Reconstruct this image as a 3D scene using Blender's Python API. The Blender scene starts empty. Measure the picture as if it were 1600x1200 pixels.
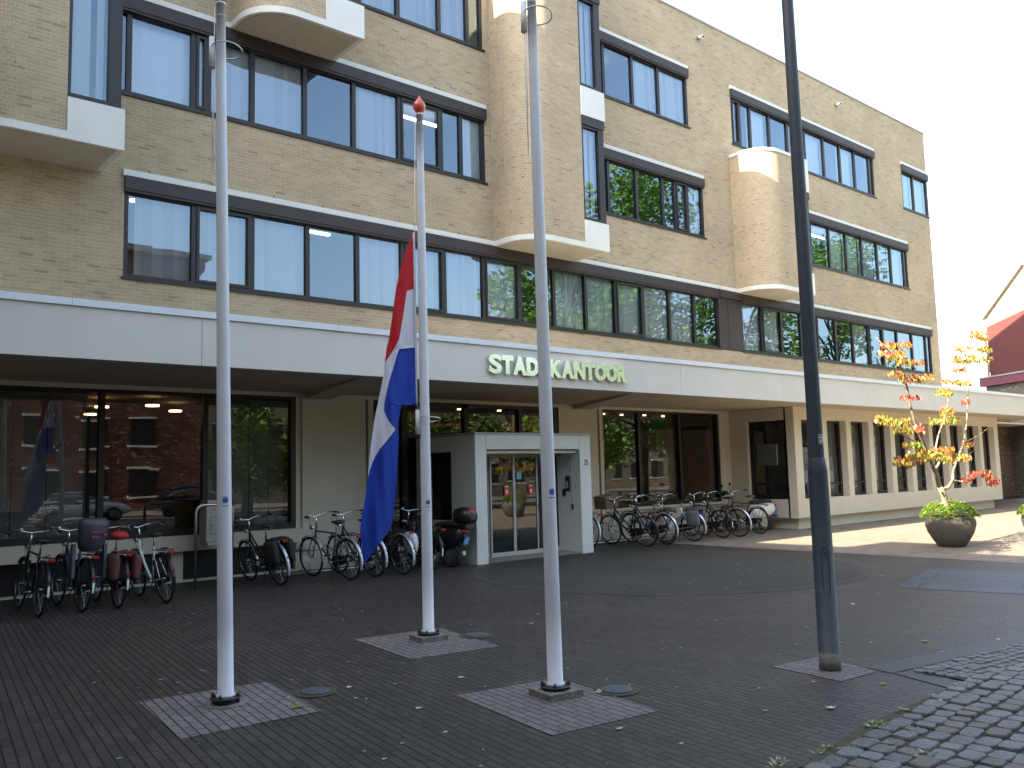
import bpy, bmesh, math, random
from math import sin, cos, pi, radians as R
from mathutils import Vector, Matrix
random.seed(7)
S = bpy.context.scene
COL = S.collection
# ---------------------------------------------------------------- camera
F = 1365.06
CX = (0.76203344, -0.64704404, -0.02527938)      # camera right in world
CD = (0.04682222, 0.09399623, -0.99447091)       # camera down
CF = (0.64584264, 0.75663645, 0.10192431)        # camera forward
CAM = Vector((0, 0, 1.7))
cd = bpy.data.cameras.new('camera'); cam = bpy.data.objects.new('camera', cd); COL.objects.link(cam)
cd.sensor_width = 36; cd.lens = F/1600*36; cd.clip_start = .05; cd.clip_end = 2000
m = Matrix.Identity(4)
for i in range(3):
    m[i][0] = CX[i]; m[i][1] = -CD[i]; m[i][2] = -CF[i]; m[i][3] = CAM[i]
cam.matrix_world = m
S.camera = cam
def at(px, py, Y):
    """point on the upright plane y = Y, Y metres in front, that shows at this spot of the photo"""
    a, b = px-800, py-600
    r = [CX[i]*a + CD[i]*b + CF[i]*F for i in range(3)]
    return Vector((r[0]*Y/r[1], Y, 1.7 + r[2]*Y/r[1]))
# ---------------------------------------------------------------- light
SUN = Vector((-1, .049, .67)).normalized()
w = bpy.data.worlds.new("World"); S.world = w; w.use_nodes = True
nt = w.node_tree; bg = nt.nodes['Background']
sk = nt.nodes.new('ShaderNodeTexSky'); sk.sky_type = 'NISHITA'; sk.sun_disc = False
sk.sun_elevation = math.asin(SUN.z); sk.sun_rotation = math.atan2(SUN.x, SUN.y)
sk.air_density = 1.2; sk.dust_density = 3.0; sk.ozone_density = 1.0
hs = nt.nodes.new('ShaderNodeHueSaturation'); hs.inputs['Saturation'].default_value = .74
nt.links.new(sk.outputs[0], hs.inputs['Color']); nt.links.new(hs.outputs[0], bg.inputs[0]); bg.inputs[1].default_value = .105
sl = bpy.data.lights.new('sun', 'SUN'); sl.energy = 5; sl.angle = R(.5); sl.color = (1, .89, .68)
so = bpy.data.objects.new('sun', sl); COL.objects.link(so); so.rotation_euler = SUN.to_track_quat('Z', 'Y').to_euler()
so.location = (-20, 0, 60)
S.view_settings.view_transform = 'Standard'; S.view_settings.look = 'None'
S.view_settings.exposure = 2.85; S.view_settings.gamma = 1
S.cycles.max_bounces = 8; S.cycles.transparent_max_bounces = 16; S.cycles.glossy_bounces = 4; S.cycles.diffuse_bounces = 4

# ---------------------------------------------------------------- mesh helper
class MB:
    def __init__(s): s.v = []; s.f = []; s.m = []; s.uv = []; s.sm = []
    def vert(s, p): s.v.append(tuple(p)); return len(s.v)-1
    def face(s, pts, mi=0, uv=None, smooth=False):
        ids = [s.vert(p) for p in pts]; s.f.append(ids); s.m.append(mi); s.uv.append(uv); s.sm.append(smooth)
    def idf(s, ids, mi=0, smooth=True, uv=None): s.f.append(list(ids)); s.m.append(mi); s.uv.append(uv); s.sm.append(smooth)
    def box(s, x0, y0, z0, x1, y1, z1, mi=0):
        P = [(x0,y0,z0),(x1,y0,z0),(x1,y1,z0),(x0,y1,z0),(x0,y0,z1),(x1,y0,z1),(x1,y1,z1),(x0,y1,z1)]
        b = len(s.v); s.v += P
        for q, uvi in (((0,3,2,1),(0,1)),((4,5,6,7),(0,1)),((0,1,5,4),(0,2)),((1,2,6,5),(1,2)),((2,3,7,6),(0,2)),((3,0,4,7),(1,2))):
            s.f.append([b+i for i in q]); s.m.append(mi); s.sm.append(False)
            s.uv.append([(P[i][uvi[0]], P[i][uvi[1]]) for i in q])
    def rbox(s, M, x0, y0, z0, x1, y1, z1, mi=0):
        n = len(s.v); s.box(x0, y0, z0, x1, y1, z1, mi)
        for i in range(n, len(s.v)): s.v[i] = tuple(M @ Vector(s.v[i]))
    def prism(s, poly, z0, z1, mi=0, top=True, bot=True, smooth=False):
        n = len(poly); b = len(s.v)
        s.v += [(p[0], p[1], z0) for p in poly] + [(p[0], p[1], z1) for p in poly]
        for i in range(n):
            j = (i+1) % n; s.idf((b+i, b+j, b+n+j, b+n+i), mi, smooth)
        if bot: s.idf([b+i for i in reversed(range(n))], mi, False)
        if top: s.idf([b+n+i for i in range(n)], mi, False)
    def tube(s, pts, r, n=8, mi=0, closed=False, caps=True, sq=1.0):
        pts = [Vector(p) for p in pts]; k = len(pts)
        rs = r if isinstance(r, (list, tuple)) else [r]*k
        up = None; rings = []
        for i, p in enumerate(pts):
            if closed: t = pts[(i+1) % k] - pts[i-1]
            else: t = pts[min(i+1, k-1)] - pts[max(i-1, 0)]
            t.normalize()
            if up is None:
                up = Vector((0,0,1)) if abs(t.z) < .9 else Vector((0,1,0))
            a = t.cross(up)
            if a.length < 1e-4: a = t.orthogonal()
            a.normalize(); c = a.cross(t); up = c
            b = len(s.v)
            for j in range(n):
                g = 2*pi*j/n; s.v.append(tuple(p + (a*cos(g)*sq + c*sin(g))*rs[i]))
            rings.append(b)
        for i in range(k if closed else k-1):
            A = rings[i]; B = rings[(i+1) % k]
            for j in range(n):
                s.idf((A+j, A+(j+1) % n, B+(j+1) % n, B+j), mi, n > 4)
        if caps and not closed:
            s.idf([rings[0]+j for j in reversed(range(n))], mi, False); s.idf([rings[-1]+j for j in range(n)], mi, False)
    def lathe(s, prof, c=(0,0,0), n=24, mi=0, smooth=True):
        b = len(s.v); c = Vector(c)
        for r, z in prof:
            for j in range(n):
                g = 2*pi*j/n; s.v.append((c.x+r*cos(g), c.y+r*sin(g), c.z+z))
        for i in range(len(prof)-1):
            for j in range(n):
                s.idf((b+i*n+j, b+i*n+(j+1) % n, b+(i+1)*n+(j+1) % n, b+(i+1)*n+j), mi, smooth)
        s.idf([b+j for j in reversed(range(n))], mi, False); e = b+(len(prof)-1)*n
        s.idf([e+j for j in range(n)], mi, False)
    def loft(s, secs, n=12, mi=0, pw=2.0):
        """secs: (x, y, z, half width, half height) rings across x"""
        b = len(s.v)
        for x, y, z, a, h in secs:
            for j in range(n):
                g = 2*pi*j/n; cx, sx = cos(g), sin(g)
                s.v.append((x, y + a*math.copysign(abs(cx)**(2/pw), cx), z + h*math.copysign(abs(sx)**(2/pw), sx)))
        for i in range(len(secs)-1):
            for j in range(n):
                s.idf((b+i*n+j, b+i*n+(j+1) % n, b+(i+1)*n+(j+1) % n, b+(i+1)*n+j), mi, True)
        s.idf([b+j for j in reversed(range(n))], mi, False); e = b+(len(secs)-1)*n
        s.idf([e+j for j in range(n)], mi, False)
    def build(s, name, mats, parent=None, label=None):
        me = bpy.data.meshes.new(name); me.from_pydata(s.v, [], s.f)
        if not isinstance(mats, (list, tuple)): mats = [mats]
        for mm in mats: me.materials.append(mm)
        me.polygons.foreach_set('material_index', s.m); me.polygons.foreach_set('use_smooth', s.sm)
        uvl = me.uv_layers.new(name='UVMap')
        for p, u in zip(me.polygons, s.uv):
            if u:
                for li, q in zip(p.loop_indices, u): uvl.data[li].uv = q
        me.update()
        o = bpy.data.objects.new(name, me); COL.objects.link(o)
        if parent is not None: o.parent = parent
        if label: o['label'] = label
        return o
def split_build(b, name, mats, parent):
    """every loose piece of b becomes an object of its own"""
    par = list(range(len(b.v)))
    def find(i):
        while par[i] != i: par[i] = par[par[i]]; i = par[i]
        return i
    for f in b.f:
        for i in f[1:]: par[find(i)] = find(f[0])
    groups = {}
    for k, f in enumerate(b.f): groups.setdefault(find(f[0]), []).append(k)
    out = []
    for ks in groups.values():
        n = MB(); mp = {}
        for k in ks:
            ids = []
            for i in b.f[k]:
                if i not in mp: mp[i] = n.vert(b.v[i])
                ids.append(mp[i])
            n.f.append(ids); n.m.append(b.m[k]); n.uv.append(b.uv[k]); n.sm.append(b.sm[k])
        out.append(n.build(name, mats, parent))
    return out
def tag(o, label, cat, group=None, kind=None):
    if label: o['label'] = label
    if cat: o['category'] = cat
    if group: o['group'] = group
    if kind: o['kind'] = kind
    return o
def struct(o): o['kind'] = 'structure'; return o
def empty(name, loc=(0,0,0), rz=0):
    o = bpy.data.objects.new(name, None); COL.objects.link(o); o.location = loc; o.rotation_euler = (0, 0, rz); o.empty_display_size = .2
    return o

# ---------------------------------------------------------------- materials
def mat(name, col=(.5,.5,.5), rough=.6, metal=0, spec=.5, noise=0, nscale=8, bump=0, bscale=40, emit=None, coat=0):
    mt = bpy.data.materials.new(name); mt.use_nodes = True; t = mt.node_tree; b = t.nodes['Principled BSDF']
    b.inputs['Base Color'].default_value = (*col, 1); b.inputs['Roughness'].default_value = rough; b.inputs['Metallic'].default_value = metal
    b.inputs['Specular IOR Level'].default_value = spec
    if coat: b.inputs['Coat Weight'].default_value = coat; b.inputs['Coat Roughness'].default_value = .08
    if emit: b.inputs['Emission Color'].default_value = (*emit[:3], 1); b.inputs['Emission Strength'].default_value = emit[3]
    tc = None
    if noise or bump:
        tc = t.nodes.new('ShaderNodeTexCoord')
    if noise:
        n = t.nodes.new('ShaderNodeTexNoise'); n.inputs['Scale'].default_value = nscale; n.inputs['Detail'].default_value = 6; n.inputs['Roughness'].default_value = .65
        t.links.new(tc.outputs['Object'], n.inputs['Vector'])
        r = t.nodes.new('ShaderNodeMapRange'); r.inputs[1].default_value = .3; r.inputs[2].default_value = .7; r.inputs[3].default_value = 1-noise; r.inputs[4].default_value = 1+noise*.6
        t.links.new(n.outputs[0], r.inputs[0])
        x = t.nodes.new('ShaderNodeVectorMath'); x.operation = 'SCALE'; x.inputs[0].default_value = col
        t.links.new(r.outputs[0], x.inputs['Scale']); t.links.new(x.outputs[0], b.inputs['Base Color'])
    if bump:
        n2 = t.nodes.new('ShaderNodeTexNoise'); n2.inputs['Scale'].default_value = bscale; n2.inputs['Detail'].default_value = 4
        t.links.new(tc.outputs['Object'], n2.inputs['Vector'])
        bp = t.nodes.new('ShaderNodeBump'); bp.inputs['Strength'].default_value = bump; bp.inputs['Distance'].default_value = .02
        t.links.new(n2.outputs[0], bp.inputs['Height']); t.links.new(bp.outputs[0], b.inputs['Normal'])
    return mt
def ramp(t, stops, interp='LINEAR'):
    r = t.nodes.new('ShaderNodeValToRGB'); e = r.color_ramp.elements; r.color_ramp.interpolation = interp
    while len(e) < len(stops): e.new(.5)
    for q, (p, c) in zip(e, stops): q.position = p; q.color = (*c, 1)
    return r
def brickmat(name, c1, c2, cm, bw, rh, ms, coord='UV', rot=0, rough=.85, bump=.5, var=.25, speck=0, blotch=.18, blotch_scale=.35, dark=(.4,.3,.2), darkp=.9, offset=.5, smooth=.15):
    mt = bpy.data.materials.new(name); mt.use_nodes = True; t = mt.node_tree; L = t.links; b = t.nodes['Principled BSDF']
    tc = t.nodes.new('ShaderNodeTexCoord'); mp = t.nodes.new('ShaderNodeMapping'); mp.inputs['Rotation'].default_value = (0, 0, rot)
    L.new(tc.outputs[coord], mp.inputs[0])
    # wobble
    nz = t.nodes.new('ShaderNodeTexNoise'); nz.inputs['Scale'].default_value = 6; L.new(mp.outputs[0], nz.inputs['Vector'])
    vs = t.nodes.new('ShaderNodeVectorMath'); vs.operation = 'SCALE'; vs.inputs['Scale'].default_value = ms*1.2
    vsub = t.nodes.new('ShaderNodeVectorMath'); vsub.operation = 'SUBTRACT'; vsub.inputs[1].default_value = (.5,.5,.5)
    L.new(nz.outputs['Color'], vsub.inputs[0]); L.new(vsub.outputs[0], vs.inputs[0])
    va = t.nodes.new('ShaderNodeVectorMath'); va.operation = 'ADD'; L.new(mp.outputs[0], va.inputs[0]); L.new(vs.outputs[0], va.inputs[1])
    br = t.nodes.new('ShaderNodeTexBrick'); br.offset = offset
    br.inputs['Scale'].default_value = 1; br.inputs['Brick Width'].default_value = bw; br.inputs['Row Height'].default_value = rh
    br.inputs['Mortar Size'].default_value = ms; br.inputs['Mortar Smooth'].default_value = smooth; br.inputs['Bias'].default_value = 0
    br.inputs['Color1'].default_value = (0,0,0,1); br.inputs['Color2'].default_value = (1,1,1,1); br.inputs['Mortar'].default_value = (.5,.5,.5,1)
    L.new(va.outputs[0], br.inputs['Vector'])
    cr = ramp(t, [(0, c1), (.55, c2), (darkp, c1), (min(darkp+.04, 1), dark)])
    L.new(br.outputs['Color'], cr.inputs[0])
    mx = t.nodes.new('ShaderNodeMix'); mx.data_type = 'RGBA'; L.new(br.outputs['Fac'], mx.inputs[0]); L.new(cr.outputs[0], mx.inputs[6]); mx.inputs[7].default_value = (*cm, 1)
    n = t.nodes.new('ShaderNodeTexNoise'); n.inputs['Scale'].default_value = blotch_scale; n.inputs['Detail'].default_value = 8; n.inputs['Roughness'].default_value = .7
    L.new(tc.outputs[coord], n.inputs['Vector'])
    r = t.nodes.new('ShaderNodeMapRange'); r.inputs[1].default_value = .3; r.inputs[2].default_value = .7; r.inputs[3].default_value = 1-blotch; r.inputs[4].default_value = 1+blotch
    L.new(n.outputs[0], r.inputs[0])
    n3 = t.nodes.new('ShaderNodeTexNoise'); n3.inputs['Scale'].default_value = 60; n3.inputs['Detail'].default_value = 3; L.new(tc.outputs[coord], n3.inputs['Vector'])
    r3 = t.nodes.new('ShaderNodeMapRange'); r3.inputs[1].default_value = .3; r3.inputs[2].default_value = .7; r3.inputs[3].default_value = 1-var; r3.inputs[4].default_value = 1+var
    L.new(n3.outputs[0], r3.inputs[0])
    mm = t.nodes.new('ShaderNodeMath'); mm.operation = 'MULTIPLY'; L.new(r.outputs[0], mm.inputs[0]); L.new(r3.outputs[0], mm.inputs[1])
    x = t.nodes.new('ShaderNodeVectorMath'); x.operation = 'SCALE'; L.new(mx.outputs[2], x.inputs[0]); L.new(mm.outputs[0], x.inputs['Scale'])
    out = x.outputs[0]
    if speck:
        vo = t.nodes.new('ShaderNodeTexNoise'); vo.inputs['Scale'].default_value = 110; vo.inputs['Detail'].default_value = 2; vo.inputs['Roughness'].default_value = .8; L.new(tc.outputs[coord], vo.inputs['Vector'])
        rs = ramp(t, [(.60, (0,0,0)), (.72, (1,1,1))]); L.new(vo.outputs[0], rs.inputs[0])
        ml = t.nodes.new('ShaderNodeMath'); ml.operation = 'MULTIPLY'; ml.inputs[1].default_value = speck; L.new(rs.outputs[0], ml.inputs[0])
        m2 = t.nodes.new('ShaderNodeMix'); m2.data_type = 'RGBA'; L.new(ml.outputs[0], m2.inputs[0]); L.new(out, m2.inputs[6]); m2.inputs[7].default_value = (.38,.36,.35,1)
        out = m2.outputs[2]
    L.new(out, b.inputs['Base Color']); b.inputs['Roughness'].default_value = rough; b.inputs['Specular IOR Level'].default_value = .35
    inv = t.nodes.new('ShaderNodeMath'); inv.operation = 'MULTIPLY_ADD'; inv.inputs[1].default_value = -1; inv.inputs[2].default_value = 1; L.new(br.outputs['Fac'], inv.inputs[0])
    ad = t.nodes.new('ShaderNodeMath'); ad.operation = 'MULTIPLY_ADD'; ad.inputs[1].default_value = .35; L.new(n3.outputs[0], ad.inputs[0]); L.new(inv.outputs[0], ad.inputs[2])
    bp = t.nodes.new('ShaderNodeBump'); bp.inputs['Strength'].default_value = bump; bp.inputs['Distance'].default_value = .006
    L.new(ad.outputs[0], bp.inputs['Height']); L.new(bp.outputs[0], b.inputs['Normal'])
    return mt
BR = dict(c1=(.335,.268,.178), c2=(.405,.328,.222), cm=(.44,.375,.28), ms=.006, rh=.0625, dark=(.28,.215,.145), darkp=.93, blotch=.13, blotch_scale=.5)
M = {}
M['brick'] = brickmat('tan_brick', bw=.22, **BR)
M['brick_header'] = brickmat('tan_brick_header', bw=.11, **BR)
M['grey_brick'] = brickmat('grey_brick', (.13,.125,.10), (.17,.16,.13), (.2,.19,.17), .22, .0625, .008)
M['dark_brick'] = brickmat('dark_brick', (.13,.085,.06), (.19,.12,.085), (.2,.17,.14), .22, .0625, .008)
M['red_brick'] = brickmat('red_brick', (.12,.042,.03), (.15,.055,.038), (.12,.07,.055), .22, .0625, .008)
PV = dict(bw=.21, rh=.071, coord='Object', rot=R(90+7), smooth=.3)
M['paver'] = brickmat('paver', (.033,.028,.023), (.053,.045,.038), (.007,.006,.004), ms=.007, rough=.52, bump=1.0, speck=.42, blotch=.28, dark=(.028,.026,.024), **PV)
M['paver_light'] = brickmat('paver_light', (.125,.108,.102), (.17,.147,.14), (.022,.018,.015), ms=.006, rough=.7, bump=.8, speck=.5, blotch=.15, dark=(.15,.13,.13), **PV)
M['paver_pink'] = brickmat('paver_pink', (.155,.128,.098), (.215,.18,.138), (.06,.045,.04), ms=.005, rough=.75, bump=.5, speck=.2, blotch=.18, dark=(.13,.10,.085), **PV)
M['paver_dark'] = brickmat('paver_dark', (.026,.0245,.019), (.036,.034,.027), (.010,.010,.008), .21, .07, .005, coord='Object', rot=R(35), rough=.7, speck=.12, blotch=.3, dark=(.035,.035,.03))
M['paver_ring'] = brickmat('paver_ring', (.037,.034,.029), (.046,.042,.036), (.03,.03,.025), .21, .105, .006, coord='Object', rot=R(20), rough=.7, speck=.2, dark=(.04,.037,.032))
M['tile_blue'] = brickmat('tile_blue', (.036,.047,.065), (.042,.054,.073), (.02,.02,.02), 2.4, .62, .022, coord='Object', rot=R(105-2*15), rough=.55, speck=.1, dark=(.052,.066,.09))
M['asphalt'] = mat('asphalt', (.11,.105,.10), .8, noise=.3, nscale=2, bump=.4, bscale=120)
M['strip'] = mat('strip_stone', (.032,.034,.039), .55, noise=.2, nscale=14, bump=.2, bscale=60)
M['cobble'] = mat('cobble', (.078,.078,.082), .5, noise=.45, nscale=3.3, bump=.6, bscale=30)
M['soil'] = mat('soil', (.075,.062,.038), .95, noise=.5, nscale=20, bump=.8, bscale=60)
M['moss'] = mat('moss', (.09,.11,.03), .95, noise=.5, nscale=20)
M['frame'] = mat('window_frame', (.009,.008,.009), .5, noise=.15, nscale=4)
M['lintel'] = mat('lintel_box', (.028,.021,.022), .6, noise=.22, nscale=3)
M['white'] = mat('white_concrete', (.62,.63,.60), .6, noise=.07, nscale=1.3, bump=.08, bscale=90)
M['fascia'] = mat('fascia', (.58,.565,.52), .55, noise=.07, nscale=.8, bump=.05, bscale=60)
M['flash'] = mat('flashing', (.66,.70,.76), .4, noise=.05, nscale=2)
M['cream'] = mat('cream_render', (.60,.55,.45), .75, noise=.06, nscale=1.1, bump=.15, bscale=150)
M['groove'] = mat('groove', (.16,.13,.10), .8)
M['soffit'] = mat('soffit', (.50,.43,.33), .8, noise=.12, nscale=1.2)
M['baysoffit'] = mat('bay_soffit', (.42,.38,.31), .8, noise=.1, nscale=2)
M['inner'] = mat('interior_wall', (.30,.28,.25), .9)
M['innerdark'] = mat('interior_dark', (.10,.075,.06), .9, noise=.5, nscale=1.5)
M['blind'] = mat('blind', (.82,.84,.86), .7)
M['blind2'] = mat('blind_shade', (.66,.69,.72), .7)  # darker slats: shading of the turned slats put into the colour
M['steel'] = mat('steel', (.55,.56,.58), .28, metal=1)
M['rimsteel'] = mat('rim_steel', (.28,.29,.30), .35, metal=1)
M['chrome'] = mat('chrome', (.8,.8,.82), .12, metal=1)
M['letter'] = mat('letter_steel', (.80,.80,.78), .2, metal=1, bump=.05, bscale=6)
M['polew'] = mat('pole_white', (.66,.68,.74), .42, noise=.05, nscale=5)
M['lampp'] = mat('lamp_post_paint', (.034,.046,.06), .5, noise=.25, nscale=7, bump=.05, bscale=30)
M['black'] = mat('black_paint', (.012,.012,.014), .3)
M['plastic'] = mat('black_plastic', (.02,.02,.022), .55)
M['rubber'] = mat('rubber', (.018,.018,.018), .8)
M['red'] = mat('red_lens', (.32,.015,.012), .3, coat=.2)
M['orangeball'] = mat('orange_ball', (.62,.09,.04), .35, coat=.4, noise=.15, nscale=12)
M['concrete'] = mat('concrete_block', (.20,.19,.165), .9, noise=.4, nscale=18, bump=.8, bscale=70)
M['iron'] = mat('manhole_steel', (.075,.095,.11), .6, metal=.3, noise=.3, nscale=30)
M['bowl'] = mat('planter_bowl', (.085,.08,.07), .6, noise=.3, nscale=5, bump=.3, bscale=60)
M['bark'] = mat('bark', (.24,.18,.13), .8, noise=.5, nscale=15, bump=.8, bscale=40)
M['trunk'] = mat('trunk', (.07,.055,.035), .9, noise=.4, nscale=8, bump=.8, bscale=20)
def leafmat(name, c, tr=.35):
    mt = mat(name, c, .5, noise=.3, nscale=9); t = mt.node_tree; b = t.nodes['Principled BSDF']
    d = t.nodes.new('ShaderNodeBsdfTranslucent'); d.inputs[0].default_value = (min(c[0]*1.3,1), min(c[1]*1.3,1), c[2], 1)
    mx = t.nodes.new('ShaderNodeMixShader'); mx.inputs[0].default_value = tr; o = t.nodes['Material Output']
    t.links.new(b.outputs[0], mx.inputs[1]); t.links.new(d.outputs[0], mx.inputs[2]); t.links.new(mx.outputs[0], o.inputs[0])
    return mt
M['leaf_g'] = leafmat('leaf_green', (.11,.19,.025)); M['leaf_y'] = leafmat('leaf_yellow', (.22,.18,.022), .22); M['leaf_o'] = leafmat('leaf_orange', (.25,.085,.022), .22)
M['leaf_r'] = leafmat('leaf_red', (.28,.045,.035), .22); M['leaf_lime'] = leafmat('leaf_lime', (.16,.30,.03)); M['leaf_dk'] = leafmat('leaf_dark', (.04,.09,.015))
M['leaf_dry'] = leafmat('leaf_dry', (.42,.38,.26), .2); M['litter'] = mat('litter', (.5,.48,.42), .8)
def clothmat(name, c):
    mt = mat(name, c, .75, bump=.15, bscale=25); t = mt.node_tree; b = t.nodes['Principled BSDF']
    d = t.nodes.new('ShaderNodeBsdfTranslucent'); d.inputs[0].default_value = (*c, 1)
    mx = t.nodes.new('ShaderNodeMixShader'); mx.inputs[0].default_value = .3; o = t.nodes['Material Output']
    t.links.new(b.outputs[0], mx.inputs[1]); t.links.new(d.outputs[0], mx.inputs[2]); t.links.new(mx.outputs[0], o.inputs[0])
    return mt
M['f_red'] = clothmat('flag_red', (.55,.010,.018)); M['f_white'] = clothmat('flag_white', (.70,.70,.78)); M['f_blue'] = clothmat('flag_blue', (.010,.05,.40))
def glassmat(name, ior, add, tint, bump=.02, gtint=(.95,.98,1,1)):
    mt = bpy.data.materials.new(name); mt.use_nodes = True; t = mt.node_tree; L = t.links
    t.nodes.remove(t.nodes['Principled BSDF'])
    g = t.nodes.new('ShaderNodeBsdfGlossy'); g.inputs['Roughness'].default_value = 0.0; g.inputs[0].default_value = gtint
    tr = t.nodes.new('ShaderNodeBsdfTransparent'); tr.inputs[0].default_value = (*tint, 1)
    fr = t.nodes.new('ShaderNodeFresnel'); fr.inputs[0].default_value = ior
    ad = t.nodes.new('ShaderNodeMath'); ad.operation = 'ADD'; ad.inputs[1].default_value = add; ad.use_clamp = True; L.new(fr.outputs[0], ad.inputs[0])
    mx = t.nodes.new('ShaderNodeMixShader'); L.new(ad.outputs[0], mx.inputs[0]); L.new(tr.outputs[0], mx.inputs[1]); L.new(g.outputs[0], mx.inputs[2])
    if bump:
        tc = t.nodes.new('ShaderNodeTexCoord'); n = t.nodes.new('ShaderNodeTexNoise'); n.inputs['Scale'].default_value = .9; n.inputs['Detail'].default_value = 1
        L.new(tc.outputs['Object'], n.inputs['Vector']); bp = t.nodes.new('ShaderNodeBump'); bp.inputs['Strength'].default_value = bump; bp.inputs['Distance'].default_value = .1
        L.new(n.outputs[0], bp.inputs['Height']); L.new(bp.outputs[0], g.inputs['Normal'])
    L.new(mx.outputs[0], t.nodes['Material Output'].inputs[0])
    return mt
M['glass'] = glassmat('window_glass', 1.7, .09, (.93,.96,.98), gtint=(.60,.80,1,1))
M['glassg'] = glassmat('shop_glass', 1.52, .04, (.66,.69,.68))
M['lampglow'] = mat('lamp_glow', (1,.8,.5), .5, emit=(1,.62,.28,1.3))
M['tubeglow'] = mat('tube_glow', (1,1,1), .5, emit=(.9,.95,1,.7))
M['curtain'] = None
def curtainmat():
    mt = bpy.data.materials.new('panel_curtain'); mt.use_nodes = True; t = mt.node_tree; b = t.nodes['Principled BSDF']
    b.inputs['Base Color'].default_value = (.45,.46,.46,1); b.inputs['Roughness'].default_value = .9
    tr = t.nodes.new('ShaderNodeBsdfTransparent'); mx = t.nodes.new('ShaderNodeMixShader'); mx.inputs[0].default_value = .35
    t.links.new(b.outputs[0], mx.inputs[1]); t.links.new(tr.outputs[0], mx.inputs[2]); t.links.new(mx.outputs[0], t.nodes['Material Output'].inputs[0])
    return mt
M['curtain'] = curtainmat()
M['yellow'] = mat('yellow', (.75,.48,.03), .5); M['orange'] = mat('orange', (.7,.22,.03), .5)
M['boxgrey'] = mat('box_grey', (.42,.42,.40), .5, noise=.06, nscale=5)
M['bluesign'] = mat('blue_plate', (.05,.30,.75), .4); M['logo'] = mat('logo_blue', (.02,.13,.5), .5)
M['teal'] = mat('teal_sticker', (.12,.4,.42), .5); M['redsign'] = mat('red_sign', (.6,.03,.04), .5); M['paper'] = mat('paper', (.75,.75,.75), .7)
M['maroon'] = mat('maroon_board', (.16,.025,.05), .5, noise=.15, nscale=3); M['redwall'] = mat('red_cladding', (.10,.022,.02), .75, noise=.12, nscale=2)
M['creamwall'] = mat('cream_paint', (.36,.28,.16), .8, noise=.06, nscale=2)
M['lead'] = mat('lead_flashing', (.33,.34,.35), .5)

FY = 15.2     # main facade plane
# ================================================================ GROUND
g = MB(); g.box(-300, -300, -.5, 400, 300, -.02); struct(g.build('ground', M['asphalt']))
g = MB(); g.box(-30, -6.5, -.3, 80, 30, 0); struct(g.build('plaza_paving', M['paver']))
g = MB(); g.box(-60, -24, -.3, 120, -16, .10); struct(g.build('far_pavement', M['paver_light']))
def poly_sheet(name, pts, z, m_):
    b = MB(); b.face([(x, y, z) for x, y in pts]); return struct(b.build(name, m_))
def circ(cx, cy, r, n=64): return [(cx+r*cos(2*pi*i/n), cy+r*sin(2*pi*i/n)) for i in range(n)]
b = MB(); n = 72
for i in range(n):
    a0, a1 = 2*pi*i/n, 2*pi*(i+1)/n; c = (11.95, 10.05)
    b.face([(c[0]+r*cos(a), c[1]+r*sin(a), .004) for r, a in ((3.2,a0),(3.34,a0),(3.34,a1),(3.2,a1))])
struct(b.build('paving_ring', M['paver_ring']))
poly_sheet('pink_paving', [(16.0,-6.3),(80,-6.3),(80,15.6),(16.0,15.6)], .003, M['paver_pink'])
poly_sheet('circle_paving', circ(11.95, 10.05, 3.2), .0045, M['paver_dark'])
poly_sheet('light_paving', [(2.30,7.27),(3.31,7.16),(3.19,5.98),(2.18,6.03)], .004, M['paver_light'])
poly_sheet('light_paving', [(4.16,5.62),(5.08,5.47),(4.90,4.22),(3.96,4.34)], .004, M['paver_light'])
poly_sheet('light_paving', [(4.80,8.32),(5.83,8.16),(5.62,6.87),(4.66,7.00)], .004, M['paver_light'])
poly_sheet('light_paving', [(6.62,4.44),(7.22,4.36),(7.06,3.72),(6.54,3.76)], .004, M['paver_light'])
poly_sheet('blue_tiles', [(11.95,5.95),(14.4,6.6),(15.4,3.3),(12.75,2.6)], .004, M['tile_blue'])
# dark kerb strips
b = MB()
b.prism([(7.07,3.60),(9.9,3.20),(14,2.6),(14,2.85),(9.9,3.45),(7.12,3.86)], .001, .006)
b.prism([(6.88,3.06),(7.13,3.03),(7.30,3.54),(7.07,3.58)], .001, .006)
struct(b.build('stone_strips', M['strip']))
# cobbles: real stones on a bed of soil
poly_sheet('cobble_bed', [(4.3,2.85),(5.4,3.02),(6.9,3.06),(7.15,3.03),(7.3,3.54),(9.9,3.2),(14,2.6),(14,-6),(2,-6),(3,1.8)], .016, M['soil'])
b = MB(); rnd = random.Random(3)
def stone(b, cx, cy, lx, ly, ang, h):
    ca, sa = cos(ang), sin(ang); pts = []
    for sx, sy in ((-1,-.7),(-.7,-1),(.7,-1),(1,-.7),(1,.7),(.7,1),(-.7,1),(-1,.7)):
        jx, jy = sx*lx/2*(1+rnd.uniform(-.12,.12)), sy*ly/2*(1+rnd.uniform(-.12,.12)); pts.append((cx+jx*ca-jy*sa, cy+jx*sa+jy*ca))
    i0 = len(b.v); tilt = (rnd.uniform(-.03,.03), rnd.uniform(-.03,.03))
    mi = rnd.choice((0,0,1,2))
    for k, (sc, z) in enumerate(((1.0,.0),(1.0,h*.72),(.91,h))):
        for x, y in pts:
            X, Y = cx+(x-cx)*sc, cy+(y-cy)*sc; b.v.append((X, Y, z + ((X-cx)*tilt[0]+(Y-cy)*tilt[1] if k else 0)))
    for k in range(2):
        for j in range(8): b.idf((i0+k*8+j, i0+k*8+(j+1)%8, i0+(k+1)*8+(j+1)%8, i0+(k+1)*8+j), mi, True)
    b.idf([i0+16+j for j in range(8)], mi, False)
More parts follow.
